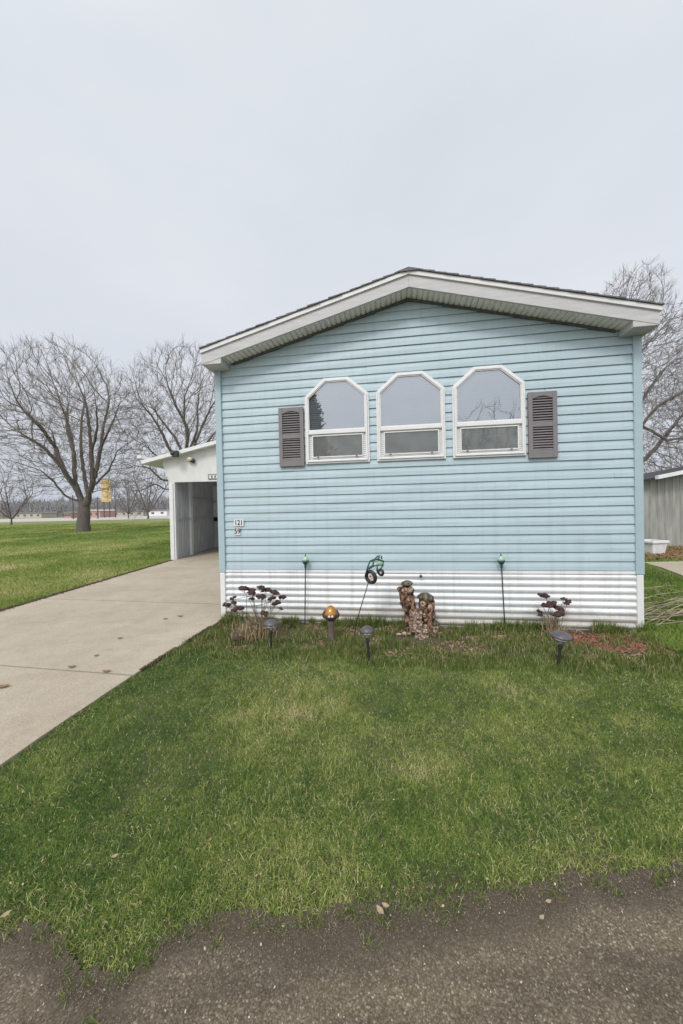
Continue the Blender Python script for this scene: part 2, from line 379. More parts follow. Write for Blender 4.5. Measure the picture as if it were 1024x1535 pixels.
# ------------------------------------------------------------------ ground, lawn edge
EDGE = [(-1.6, 1.20), (-1.16, 1.175), (-1.01, 1.15), (-.93, 1.12), (-.86, 1.07), (-.74, 1.045), (-.66, 1.04), (-.61, 1.13), (-.5, 1.185), (-.4, 1.21), (-.17, 1.19), (.08, 1.21), (.26, 1.22), (.41, 1.24), (.56, 1.27), (.79, 1.30), (.91, 1.29), (1.26, 1.34), (2.2, 1.40)]
ex = np.array([e[0] for e in EDGE]); ey = np.array([e[1] for e in EDGE])
def edge_y(x):
    return np.interp(x, ex, ey) + 0.06 * (fbm(x, np.zeros_like(x), 9.0) - .5) + 0.045 * (fbm(x, np.zeros_like(x) + 3, 38.0) - .5)
DR = [(-1.86, 0.0), (-1.92, 1.0), (-1.90, 1.96), (-1.885, 2.2), (-1.86, 2.42), (-1.825, 2.7), (-1.78, 3.05), (-1.70, 3.57), (-1.60, 4.1), (-1.535, 4.52)]
dx_ = np.array([p[0] for p in DR]); dy_ = np.array([p[1] for p in DR])
def drive_x(y): return np.interp(y, dy_, dx_) + 0.012 * (fbm(np.zeros_like(y), y, 3.0) - .5)

HX, HY, HA = -1.49, 4.5374, R(-8.605)
ca, sa = math.cos(HA), math.sin(HA)
def hw(u, d, z=0): return Vector((HX + ca * u - sa * d, HY + sa * u + ca * d, z))      # house local -> world
def house_v(X, Y):      # depth coordinate in the house frame (negative = in front)
    return -sa * (X - HX) + ca * (Y - HY)
def house_u(X, Y): return ca * (X - HX) + sa * (Y - HY)

def grid_mesh(name, xs, ys, m, zf=None, attr=None, keep=None):
    X, Y = np.meshgrid(np.array(xs, float), np.array(ys, float)); nx, ny = len(xs), len(ys)
    Z = zf(X, Y) if zf else np.zeros_like(X)
    V = np.stack([X.ravel(), Y.ravel(), Z.ravel()], 1)
    i = np.arange(nx * ny).reshape(ny, nx)
    q = np.stack([i[:-1, :-1], i[:-1, 1:], i[1:, 1:], i[1:, :-1]], -1).reshape(-1, 4)
    if keep is not None:
        k = keep(X, Y); kk = (k[:-1, :-1] & k[:-1, 1:] & k[1:, 1:] & k[1:, :-1]).ravel(); q = q[kk]
    return np_mesh(name, V, q.ravel(), np.full(len(q), 4), m, {a: f(X, Y).ravel() for a, f in (attr or {}).items()})
xs = [-1500, -300, -90, -30, -12] + list(np.arange(-8, -2.05, .1)) + list(np.arange(-2, 2.01, .03)) + list(np.arange(2.1, 8.01, .1)) + [12, 30, 90, 300, 1500]
ys = [-300, -40, -8, -2] + list(np.arange(0, .95, .1)) + list(np.arange(1.0, 1.9, .02)) + list(np.arange(1.9, 10.01, .1)) + [13, 20, 40, 80, 200, 600, 2500]
def gz(X, Y):
    z = 0.035 * (fbm(X, Y, 1.1) - .5) * (np.abs(X) < 7.9) * (Y > 1.4) * (Y < 9.9)
    hv = house_v(X, Y); hu = house_u(X, Y)
    z = z * np.clip(-hv / .5, 0, 1)
    return z - .008
def soil(X, Y):
    s = np.clip((7.5 - Y) / 3.0, 0, 1) * (X > -2.5)
    return np.clip(s, 0, .85)
g = grid_mesh('ground', xs, ys, M['ground'], gz, {'soil': soil, 'bed': lambda X, Y: np.clip((house_v(X, Y) + 1.0) / .25, 0, 1) * ((house_u(X, Y) > -.1) & (house_u(X, Y) < 4.8)) * (house_v(X, Y) < .3) + np.clip(1.25 - (Y - edge_y(X)) / (.05 + .25 * fbm(X, Y, 8)), 0, 1) * (Y < 1.8) * (np.abs(X) < 2.4)}); tag(g, kind='structure')

# road: the street in front
rx = [-60, -20, -6, -2.2] + list(np.arange(-1.9, 1.95, .012)) + [2.3, 6, 20, 60]
ry = [-7, -4, -2, -.5, .2, .5] + list(np.arange(.6, 1.62, .012))
def road_dirt(X, Y):
    d = edge_y(X) - Y
    w = 0.115 + 0.03 * np.sin(X * 2.6 + 1) + .10 * (fbm(X, Y, 4) - .5)
    a = np.clip(1.7 - 1.4 * d / w, 0, 1)
    # dark wash-out running from the tongue of grass down to the street
    cxl = -.70 + .25 * (Y - 1.0)
    b = np.clip(1.1 - np.abs(X - cxl - .0) / .13, 0, 1) * (Y < 1.12)
    s = np.clip(1 - np.abs((1.03 + .03 * X) - Y) / .035, 0, 1) * .35
    return np.clip(np.maximum(a, np.maximum(b * .9, s)), 0, 1)
def road_z(X, Y):
    z = .006 + 0.010 * (fbm(X, Y, 5) - .5) + .006 * (fbm(X, Y, 25) - .5)
    return np.where((np.abs(X) < 1.95) & (Y > .55), z, .004)
o = grid_mesh('road', rx, ry, M['road'], road_z, {'dirt': road_dirt}, lambda X, Y: Y < np.where(np.abs(X) < 2.3, edge_y(X), 1.35) + .03)
tag(o, kind='structure')

# driveway slabs (real gaps between them)
def slab(name, poly, z1=0.014):
    b = MB(); b.prism_z(poly, -.05, z1); o = b.build(name, M['concrete']); tag(o, kind='structure'); return o
def right_pts(y0, y1):
    return [(float(drive_x(np.array(y))), y) for y in np.arange(y0, y1, .06)]
J2 = lambda x: 3.01 + (x + 1.78) * (-.191); J1 = lambda x: 5.26 + (x + 1.83) * (-.191)
LX = lambda y: -4.93 + .035 * (y - 5) * .6
g2 = .010
pts = right_pts(-.2, J2(-1.79) - g2)
slab('driveway', pts + [(-1.79, J2(-1.79) - g2), (-5.0, J2(-5.0) - g2), (-5.05, -.2)])
pts = right_pts(J2(-1.79) + g2, 4.50)
slab('driveway', [(-1.79, J2(-1.79) + g2)] + pts + [(-1.53, 4.6), (-1.44, 5.18 - g2), (LX(5.8), J1(-4.9) - g2), (-5.0, J2(-5.0) + g2)])
g2 = .016
slab('driveway', [(-1.43, 5.18 + g2), (-.68, 10.15), (-4.80, 10.15), (LX(5.9), J1(-4.9) + g2)])
slab('driveway', [(-.66, 10.17), (-.12, 13.9), (-4.9, 13.9), (-4.80, 10.17)], .016)
b = MB(); b.prism_z([(5.98, 6.1), (24, 5.2), (24, 8.3), (6.72, 8.05), (6.55, 7.4), (6.1, 6.35)], -.03, .02)
tag(b.build('neighbor_driveway', M['concrete']), kind='structure')
b = MB(); b.prism_z([(-500, 80), (-60, 74), (60, 74), (500, 80), (500, 135), (-500, 135)], -.03, .02)
tag(b.build('far_road', M['concrete_far']), kind='structure')

# ------------------------------------------------------------------ mobile home
home = empty('mobile_home', (HX, HY, 0), 'light blue vinyl sided mobile home with low gable roof and three arched windows', 'mobile home', rz=HA)
U0, U1, UC = -.05, 4.73, 2.34
ZT, ZS, APEX, SL = 3.135, .635, 3.767, .2646
H25 = (ZT - ZS) / 25
def ulr(z):
    if z <= ZT: return U0 + .02, U1 - .02
    w = (APEX - z) / SL
    return max(U0 + .02, UC - w), min(U1 - .02, UC + w)
b = MB(); rows = []
k = 0
while ZS + k * H25 < APEX - .02:
    z0 = ZS + k * H25
    for z, y in ((z0, -.001), (z0 + .010, -.001), (z0 + .0102, -.016), (z0 + H25 * .55, -.013), (z0 + H25 - .0005, -.004)):
        if z < APEX - .005: rows.append((z, y))
    k += 1
for i, (z, y) in enumerate(rows):
    l, r_ = ulr(z)
    kc = int((z - ZS) / H25 + 1e-4) // 2; rq = random.Random(kc * 7 + 1); sm_ = [max(l + .05, min(r_ - .05, q)) for q in (rq.uniform(.3, 2.2), rq.uniform(2.6, 4.5))]
    cols = sorted([l + (r_ - l) * j / 8 for j in range(9)] + [sm_[0] - .0006, sm_[0] + .0006, sm_[1] - .0006, sm_[1] + .0006]); n = 12
    for uu in cols:
        st_ = .0028 * ((uu > sm_[0]) + (uu > sm_[1]) - 1)
        b.v.append((uu, y + (.0026 * math.sin(uu * 3.1 + z * 9) + .0016 * math.sin(uu * 7.7 + z * 23) - st_) * (y < -.003), z))
    if i:
        o_ = len(b.v) - 2 * (n + 1)
        for j in range(n): b.f.append((o_ + j, o_ + j + 1, o_ + n + 2 + j, o_ + n + 1 + j))
b.build('siding', M['blue'], home)
# box of the house behind
LEN = 14.0
b = MB(); b.prism_y([(U0 + .02, .1), (U1 - .02, .1), (U1 - .02, ZT), (UC, APEX), (U0 + .02, ZT)], .004, LEN)
b.build('wall', M['blue_trim'], home)
for s, (a, c_) in enumerate(((U0 - .008, U0 + .075), (U1 - .075, U1 + .008))):
    b = MB(); b.box(a, c_, -.034, .08, ZS - .03, ZT + .0); b.build('corner_board', M['blue_trim'], home, bevel=.006)
    m_ = .012
    b = MB(); b.box(a + (m_ if s == 0 else .008), c_ - (.008 if s == 0 else m_), -.036, .06, -.08, ZS - .034); b.build('corner_board', M['white'], home, bevel=.005)
# skirting: horizontally ribbed panels
b = MB(); nr = 8; hh = (ZS - .03) / nr; prof = []
for k in range(nr):
    for t, y in ((0, .006), (.10, -.001), (.40, -.018), (.62, -.021), (.85, -.013), (.97, .003)):
        prof.append((k * hh + t * hh, y))
prof = [(-.08, .0)] + prof + [(ZS - .03, .002), (ZS - .028, -.019), (ZS + .004, -.019), (ZS + .004, .0)]
for i, (z, y) in enumerate(prof):
    n = 14
    for j in range(n + 1):
        uu = U0 + .03 + (U1 - U0 - .06) * j / n
        b.v.append((uu, y + .003 * math.sin(uu * 2.3 + z * 3) * (z > 0) * (z < ZS - .04), z))
    if i:
        o_ = len(b.v) - 2 * (n + 1)
        for j in range(n): b.f.append((o_ + j, o_ + j + 1, o_ + n + 2 + j, o_ + n + 1 + j))
b.build('skirting', M['skirt'], home, smooth=False)
b = MB(); b.box(U0 + .04, U1 - .04, .02, LEN - .02, -.1, ZS - .01); b.build('skirt_wall', M['white'], home)
# roof
OY = -.25; TU0, TU1 = -.094, 4.768
zs = lambda u, base: base - SL * abs(u - UC)
FB, FT = 3.767, 3.945     # fascia bottom and top at ridge
b = MB()
for (a, c_) in ((TU0, UC), (UC, TU1)):
    b.prism_y([(a, zs(a, FB)), (c_, zs(c_, FB)), (c_, zs(c_, FT - .045)), (a, zs(a, FT - .045))], OY, OY + .025)
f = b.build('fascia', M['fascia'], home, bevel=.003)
b = MB()
for (a, c_) in ((TU0 - .012, UC), (UC, TU1 + .012)):
    b.prism_y([(a, zs(a, FT - .047)), (c_, zs(c_, FT - .047)), (c_, zs(c_, FT)), (a, zs(a, FT))], OY - .018, OY + .02)
b.build('rake_trim', M['white'], home, bevel=.003)
# side fascias under the eaves
b = MB()
for a, c_ in ((TU0, TU0 + .022), (TU1 - .022, TU1)):
    b.prism_y([(a, 3.12), (c_, 3.12), (c_, zs(c_, FT - .05)), (a, zs(a, FT - .05))], OY + .026, LEN + .2)
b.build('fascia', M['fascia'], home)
# roof deck + shingles
b = MB()
for (a, c_) in ((TU0 + .023, UC), (UC, TU1 - .023)):
    b.prism_y([(a, zs(a, FT - .06)), (c_, zs(c_, FT - .06)), (c_, zs(c_, FT - .002)), (a, zs(a, FT - .002))], OY + .03, LEN + .2)
deck = b.build('roof', M['shingle'], home)
b = MB()
nc = 20
for sgn in (-1, 1):
    half = UC - TU0 + .014
    for k in range(nc):        # overlapping shingle courses seen from the rake edge
        d0, d1 = half * k / nc, half * (k + 1) / nc + .03
        t = .010 + rnd.uniform(-.002, .004); yy = OY - .028 - rnd.uniform(0, .010)
        p = [(UC + sgn * d0, FT - SL * d0 + .001), (UC + sgn * min(d1, half), FT - SL * min(d1, half) + .004),
             (UC + sgn * min(d1, half), FT - SL * min(d1, half) + .004 + t + .006), (UC + sgn * d0, FT - SL * d0 + .004 + t * .5)]
        if sgn < 0: p = p[::-1]
        b.prism_y(p, yy, LEN + .22)
b.prism_y([(UC - .12, FT - SL * .12 + .008), (UC + .12, FT - SL * .12 + .008), (UC + .12, FT - SL * .12 + .016), (UC, FT + .016), (UC - .12, FT - SL * .12 + .016)], OY - .036, LEN + .225)
b.build('shingle', M['shingle'], deck)
# soffit with ribs
b = MB(); du = .058; u = U0 + .12
n = int((U1 - U0 - .24) / du)
for i in range(n + 1):
    for q, dz in ((0, 0), (.60, 0), (.66, .013), (.88, .013), (.94, 0)):
        uu = u + (i + q) * du
        if uu > U1 - .12: break
        b.v += [(uu, OY + .026, zs(uu, FB) + .004 + dz), (uu, -.004, zs(uu, FB) + .004 + dz)]
m_ = len(b.v) // 2
b.f = [(2 * i, 2 * i + 1, 2 * i + 3, 2 * i + 2) for i in range(m_ - 1)]
b.build('soffit', M['soffit'], home)
# eave return boxes
for sgn in (-1, 1):
    ut = TU0 + .002 if sgn < 0 else TU1 - .002; ui = ut - sgn * .235
    zb = zs(ut, FB) - .001
    p = [(ut, zb), (ui, zb), (ui, zs(ui, FB) - .001), (ut, zs(ut, FB) + .0)]
    if sgn > 0: p = p[::-1]
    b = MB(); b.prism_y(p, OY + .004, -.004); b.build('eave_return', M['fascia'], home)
# trim strip where gable meets soffit
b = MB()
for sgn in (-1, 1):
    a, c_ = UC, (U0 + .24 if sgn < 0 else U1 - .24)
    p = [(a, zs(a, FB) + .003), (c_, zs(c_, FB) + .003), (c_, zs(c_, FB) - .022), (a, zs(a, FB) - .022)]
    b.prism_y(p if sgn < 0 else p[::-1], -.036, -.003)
b.build('gable_trim', mat('shade_dark_channel', (.10, .12, .12), .8, .5, 30), home)  # near-black colour paints in the shade line beneath the soffit

# windows
def oct_poly(u0, u1, z0, z1, cu, cz):
    return [(u0, z0), (u1, z0), (u1, z1 - cz), (u1 - cu, z1), (u0 + cu, z1), (u0, z1 - cz)]
def inset(poly, d):
    n = len(poly); out = []
    for i in range(n):
        p0, p1, p2 = poly[i - 1], poly[i], poly[(i + 1) % n]
        e1 = Vector((p1[0] - p0[0], p1[1] - p0[1])).normalized(); e2 = Vector((p2[0] - p1[0], p2[1] - p1[1])).normalized()
        n1 = Vector((-e1.y, e1.x)); n2 = Vector((-e2.y, e2.x)); bb = (n1 + n2); bb = bb / bb.dot(n1)
        out.append((p1[0] + bb.x * d, p1[1] + bb.y * d))
    return out
def window(u0, u1, lab):
    w = empty('window', (0, 0, 0), None, None); w.parent = home; w['label'] = lab
    P = oct_poly(u0, u1, 1.915, 2.928, .24, .208)
    b = MB(); b.ring_y(P, inset(P, .020), -.036, -.002); b.build('casing', M['white'], w, bevel=.004)
    P1 = inset(P, .0205); b = MB(); b.ring_y(P1, inset(P1, .022), -.050, -.006); b.build('frame', M['white'], w, bevel=.004)
    P2 = inset(P1, .0222)
    zr = 2.288
    b = MB(); b.box(P2[0][0], P2[1][0], -.047, -.012, zr - .022, zr + .022); b.build('rail', M['white'], w, bevel=.003)
    up = [(P2[0][0], zr + .0221), (P2[1][0], zr + .0221)] + P2[2:]
    b = MB(); b.ring_y(up, inset(up, .010), -.042, -.012); b.build('sash', M['white'], w)
    lo = [(P2[0][0], P2[0][1]), (P2[1][0], P2[1][1]), (P2[1][0], zr - .0221), (P2[0][0], zr - .0221)]
    b = MB(); lo2 = [(lo[0][0] + .038, lo[0][1] + .03), (lo[1][0] - .03, lo[1][1] + .03), (lo[2][0] - .03, lo[2][1] - .012), (lo[3][0] + .038, lo[3][1] - .012)]
    b.ring_y(lo, lo2, -.022, -.010)
    lo3 = inset(lo2, .0005); b.ring_y(lo3, inset(lo3, .012), -.036, -.012); b.build('sash', M['white'], w)
    gl = MB(); ui = inset(up, .009); n = len(ui); gl.add([(x, -.030, z) for x, z in ui], [tuple(range(n))]); gl.build('glass', M['glass'], w)
    gl = MB(); ui = inset(lo3, .011); gl.add([(x, -.026, z) for x, z in ui], [(0, 1, 2, 3)]); gl.build('glass', M['glass'], w)
    gl = MB(); gl.add([(x, -.0295, z) for x, z in ui], [(0, 1, 2, 3)]); gl.build('screen', M['screen'], w)
    # blind slats behind the glass
    b = MB(); pi_ = inset(P2, .001); z = P2[0][1] + .01
    def span(z):
        if z < pi_[2][1]: return pi_[0][0], pi_[1][0]
        t = (z - pi_[2][1]) / (pi_[3][1] - pi_[2][1]); return pi_[5][0] + t * (pi_[4][0] - pi_[5][0]), pi_[2][0] + t * (pi_[3][0] - pi_[2][0])
    while z + .019 < P2[3][1]:
        a, c_ = span(z + .019); b.add([(a, -.0225, z), (c_, -.0225, z), (c_, -.0205, z + .019), (a, -.0205, z + .019)], [(0, 1, 2, 3)]); z += .023
    b.build('blind', M['blind'], w)
    gp = MB(); gp.prism_y(pi_, -.020, -.0192); gp.build('backing', M['foundation'], w)
    for fx in (.2, .8):
        b = MB(); x = u0 + (u1 - u0) * fx; b.box(x - .010, x + .010, -.045, -.036, lo2[0][1] - .004, lo2[0][1] + .008); b.build('latch', M['black'], w)
window(1.093, 1.862, 'left window with a tree reflected in its upper pane')
window(1.948, 2.727, 'middle window under the ridge')
window(2.805, 3.582, 'right window beside the right shutter')

def shutter(u0, u1, z0, z1, lab):
    s = empty('shutter', (0, 0, 0), None, None); s.parent = home; s['label'] = lab
    w = .045; zm = z0 + (z1 - z0) * .505
    b = MB(); b.box(u0, u0 + w, -.048, -.018, z0, z1); b.box(u1 - w, u1, -.048, -.018, z0, z1)
    b.box(u0 + w, u1 - w, -.047, -.018, z0, z0 + .085); b.box(u0 + w, u1 - w, -.047, -.018, zm - .025, zm + .025)
    t = MB(); n = 10; ua, ub = u0 + w, u1 - w; arc = [(ua + (ub - ua) * i / n, z1 - .075 + .028 * math.sin(math.pi * i / n)) for i in range(n + 1)]
    b.prism_y([*arc, (ub, z1), (ua, z1)][::1], -.047, -.018)
    b.build('frame', M['shutter'], s, bevel=.003)
    lv = MB()
    for (a, c_) in ((z0 + .085, zm - .025), (zm + .025, z1 - .045)):
        z = a + .004
        while z + .02 < c_ + .01:
            lv.add([(ua, -.044, z), (ub, -.044, z), (ub, -.026, z + .020), (ua, -.026, z + .020), (ua, -.040, z - .003), (ub, -.040, z - .003), (ub, -.022, z + .017), (ua, -.022, z + .017)],
                   [(0, 1, 2, 3), (7, 6, 5, 4), (4, 5, 1, 0), (3, 2, 6, 7)]); z += .0285
    lv.build('louver', M['shutter'], s)
    b = MB(); b.box(ua - .003, ub + .003, -.0195, -.017, z0 + .02, z1 - .03); b.build('backing', M['black'], s)
shutter(.767, 1.075, 1.897, 2.607, 'shutter left of the left window')
shutter(3.605, 3.900, 1.880, 2.600, 'shutter right of the right window')

def text_mesh(name, txt, size, m, parent, loc, rot=(math.pi / 2, 0, 0), ext=.001, sx=1):
    cu = bpy.data.curves.new(name, 'FONT'); cu.body = txt; cu.size = size; cu.extrude = ext; cu.align_x = 'CENTER'; cu.align_y = 'CENTER'; cu.offset = size * .02
    t = bpy.data.objects.new('tmp', cu); C.objects.link(t)
    bpy.context.view_layer.update()
    me = bpy.data.meshes.new_from_object(t.evaluated_get(bpy.context.evaluated_depsgraph_get())); me.name = name
    bpy.data.objects.remove(t); me.materials.clear(); me.materials.append(m)
    o = bpy.data.objects.new(name, me); C.objects.link(o); o.parent = parent; o.location = loc; o.rotation_euler = rot; o.scale = (sx, 1, 1)
    return o
# house number plates
for (cx_, cz_, w_, h_, txt) in ((.215, 1.225, .125, .085, '121'), (.195, 1.118, .075, .090, '59')):
    b = MB(); b.box(cx_ - w_ / 2, cx_ + w_ / 2, -.026, -.020, cz_ - h_ / 2, cz_ + h_ / 2); p = b.build('number_plate', M['white'], home)
    text_mesh('digit', txt, h_ * 1.05, M['black'], p, (cx_, -.0275, cz_), sx=.85)
b = MB(); b.ball((2.42, -.035, .575), .018, sc=(1, .7, 1)); b.build('vent_cap', M['lamp_cap'], home, True)

# ------------------------------------------------------------------ carport beside the house
CY = 10.25
cpo = empty('carport', (-2.8, CY, 0), 'white painted carport with sloping roof at the end of the concrete drive', 'carport')
def cpl(x, y, z): return (x + 2.8, y - CY, z)
class CB(MB):
    def build(s, name, m, parent=None, smooth=False, bevel=0):
        s.v = [cpl(*v) for v in s.v]; return MB.build(s, name, m, parent, smooth, bevel)
pt = lambda x, y, Y=CY: (at(x, y, Y).x, at(x, y, Y).z)
xl = at(258, 780, CY).x; xo = at(263, 780, CY).x
zo = at(300, 722, CY).z; xt, zt = pt(244, 690); xr_, zr_ = pt(325, 668)
slope = (zr_ - zt) / (xr_ - xt); RX = -2.7; zrg = zt + slope * (RX - xt); XR = -.62
b = CB(); b.prism_y([(xl - .06, zo - .05), (xl - .06, zo + .02), (xt, zt - .12), (xt, zt), (RX, zrg), (XR, zrg - slope * (XR - RX)), (XR, zo), (xl + .10, zo), (xl + .10, zo - .05)][::-1], CY, CY + .06)
b.build('gable_panel', M['cp_white'], cpo)
b = CB(); b.box(xl - .055, xo - .045, CY - .02, CY + .11, 0, zo - .051); b.box(xo - .043, xo, CY + .01, CY + .12, 0, zo - .002); b.build('post', M['white'], cpo, bevel=.004)
b = CB(); b.box(XR - .12, XR, CY - .02, CY + .10, 0, zo - .002); b.build('post', M['white'], cpo)
b = CB()      # corrugated left side wall, inside face
y = CY + .13; i = 0
while y < 13.6:
    for q, d in ((0, 0), (.05, 0), (.07, .025), (.11, .025)):
        xx = xo - .02 - .03 * (y + q - CY) + d; b.v += [(xx, y + q, .02), (xx, y + q, 2.55)]
    y += .13
b.f = [(2 * i, 2 * i + 2, 2 * i + 3, 2 * i + 1) for i in range(len(b.v) // 2 - 1)]
b.build('side_wall', M['cp_metal'], cpo)
b = CB(); b.box(xl - .055, xl - .03, CY + .12, 13.7, 0, 2.8); b.build('side_wall', M['cp_white'], cpo)
b = CB(); b.box(xo - .06, xo + .035, 11.25, 11.40, .02, 2.5); b.build('stud', M['white'], cpo)
b = CB()
b.box(xo + .01, xo + .03, CY + .14, 13.5, 1.14, 1.17); b.box(xo - .03, xo + .01, 11.5, 13.5, 1.75, 1.79); b.build('girt', M['cp_metal'], cpo)
b = CB(); b.box(-4.98, -.2, 13.6, 13.7, 0, 2.8); b.build('back_wall', M['cp_metal'], cpo)
wx0 = at(317, 750, 13.58).x; wz0 = at(320, 775, 13.58).z; wz1 = at(320, 729, 13.58).z
for (za, zb) in ((wz0, (wz0 + wz1) / 2 - .03), ((wz0 + wz1) / 2 + .03, wz1)):
    b = CB(); b.box(wx0 + .05, wx0 + .75, 13.57, 13.598, za, zb); b.build('window_pane', M['cream'] if False else M['tub'], cpo)
b = CB(); b.box(wx0, wx0 + .8, 13.575, 13.599, wz0 - .16, wz0 - .02); b.build('window_sill', M['darkgap'], cpo)
b = CB()
xe, ze = pt(218, 687)
for (a, c_, s_) in ((xe, RX, 1), (RX, XR + .0, -1)):
    za = zrg - slope * abs(RX - a); zc = zrg - slope * abs(RX - c_)
    b.prism_y([(a, za + .0), (c_, zc + .0), (c_, zc + .10), (a, za + .10)], CY - .22, 13.9)
b.build('roof', M['white'], cpo)
b = CB(); b.box(xe - .12, xe - .001, CY - .22, 13.9, ze - .03, ze + .06); b.build('gutter', M['white'], cpo)
# small dark floodlight on the roof edge, lamp on the panel, sign
p = at(263, 680, CY - .3); b = CB(); b.box(p.x - .09, p.x + .07, CY - .33, CY - .222, p.z - .085, p.z + .085)
b.xf(lambda v: v, lambda t: t.tube([(p.x - .02, CY - .30, p.z + .05), (p.x - .12, CY - .34, p.z - .02)], .04, 8)); b.build('floodlight', M['black'], cpo, bevel=.01)
p = at(286, 689, CY - .1); b = CB(); b.ball((p.x - .03, CY - .09, p.z + .015), .075, sc=(1, .8, .8)); b.build('wall_lamp', M['cream'], cpo, True)
b = CB(); b.ball((p.x + .05, CY - .06, p.z - .03), .055, sc=(1, 1, 1.2)); b.box(p.x - .06, p.x + .05, CY - .05, CY - .002, p.z - .06, p.z - .02); b.build('lamp_bracket', M['black'], cpo, True)
a = at(312, 711, CY - .02); c_ = at(332, 718, CY - .02)
b = CB(); b.box(a.x, c_.x, CY - .02, CY - .001, c_.z, a.z); sg = b.build('sign_plate', M['black'], cpo)
b = CB(); b.box(a.x + .02, c_.x - .02, CY - .024, CY - .0205, c_.z + .02, a.z - .02); b.build('sign_face', M['cp_white'], sg)
for k in range(3):
    b = CB(); x = a.x + .09 + k * .09; b.box(x, x + .035, CY - .0265, CY - .0245, c_.z + .035, a.z - .035); b.build('sign_mark', M['black'], sg)
px_ = at(251, 780, CY).x
b = CB(); b.tube([(px_ - .02, CY + .3, 0), (px_ - .02, CY + .3, 2.75)], .022, 8); b.build('downspout', M['lamp_cap'], cpo)

# ------------------------------------------------------------------ neighbour shed, tub
NY = 10.9
ns = empty('metal_shed', (11, NY, 0), 'weathered grey ribbed metal shed with white roof edge across the right drive', 'shed')
class NB(MB):
    def build(s, name, m, parent=None, smooth=False, bevel=0):
        s.v = [(x - 11, y - NY, z) for x, y, z in s.v]; return MB.build(s, name, m, parent, smooth, bevel)
ax, az = pt(962, 722, NY); bx, bz = pt(1024, 711, NY); nsl = (bz - az) / (bx - ax)
top = lambda x: az + nsl * (x - ax)
b = NB(); x = 8.3
vs = []
while x < 15:
    for q, d in ((0, 0), (.09, 0), (.11, -.022), (.15, -.022), (.17, 0)):
        vs.append((x + q, NY + d))
    x += .23
for (x, y) in vs: b.v += [(x, y, 0), (x, y, top(x))]
b.f = [(2 * i, 2 * i + 2, 2 * i + 3, 2 * i + 1) for i in range(len(vs) - 1)]
b.build('wall', M['shed_metal'], ns)
b = NB(); b.prism_y([(8.3, 0), (15, 0), (15, top(15)), (8.3, top(8.3))], NY + .01, NY + 3); b.build('wall', M['shed_metal'], ns)
fx = at(982, 718, NY - .3).x; fz = at(982, 716, NY - .3).z
b = NB(); b.prism_y([(fx, fz - .05), (15, fz - .05 + nsl * 1.15 * (15 - fx)), (15, fz + .07 + nsl * 1.15 * (15 - fx)), (fx, fz + .05)], NY - .42, NY - .3); b.build('fascia', M['white'], ns)
b = NB(); b.prism_y([(8.2, top(8.2) + .02), (15.1, top(15.1) + .02), (15.1, top(15.1) + .075), (8.2, top(8.2) + .075)], NY - .29, NY + 3.1); b.build('roof', M['black'], ns)
0 and NB().prism_y([(8.2, top(8.2) + .121), (15.1, top(15.1) + .16), (15.1, top(15.1) + .22), (8.2, top(8.2) + .16)], NY + .4, NY + 6)
tp = gnd(977, 831)
tub = empty('planter_tub', (tp.x, tp.y, 0), 'white square plastic tub standing on the grass by the metal shed', 'tub', rz=.15); tub.scale = (1, 1, 1.15)
b = MB()
def fr(w0, w1, z0, z1):
    return [(-w0, -w0, z0), (w0, -w0, z0), (w0, w0, z0), (-w0, w0, z0), (-w1, -w1, z1), (w1, -w1, z1), (w1, w1, z1), (-w1, w1, z1)]
BF = [(0, 3, 2, 1), (4, 5, 6, 7), (0, 1, 5, 4), (1, 2, 6, 5), (2, 3, 7, 6), (3, 0, 4, 7)]
b.add(fr(.18, .22, 0, .27), BF[:1] + BF[2:]); b.build('body', M['tub'], tub, bevel=.01)
b = MB(); P = [(-.25, -.25), (.25, -.25), (.25, .25), (-.25, .25)]; Q = [(x * .8, y * .8) for x, y in P]
b.add([(x, y, .27) for x, y in P] + [(x, y, .27) for x, y in Q] + [(x, y, .32) for x, y in P] + [(x, y, .32) for x, y in Q],
      sum([[(i, (i + 1) % 4, 8 + (i + 1) % 4, 8 + i), (8 + i, 8 + (i + 1) % 4, 12 + (i + 1) % 4, 12 + i), (4 + i, 12 + i, 12 + (i + 1) % 4, 4 + (i + 1) % 4), (i, 4 + i, 4 + (i + 1) % 4, (i + 1) % 4)] for i in range(4)], []))
b.build('rim', M['tub'], tub, bevel=.008)
b = MB(); b.box(-.19, .19, -.19, .19, .22, .23); b.build('soil', M['leaf'], tub)

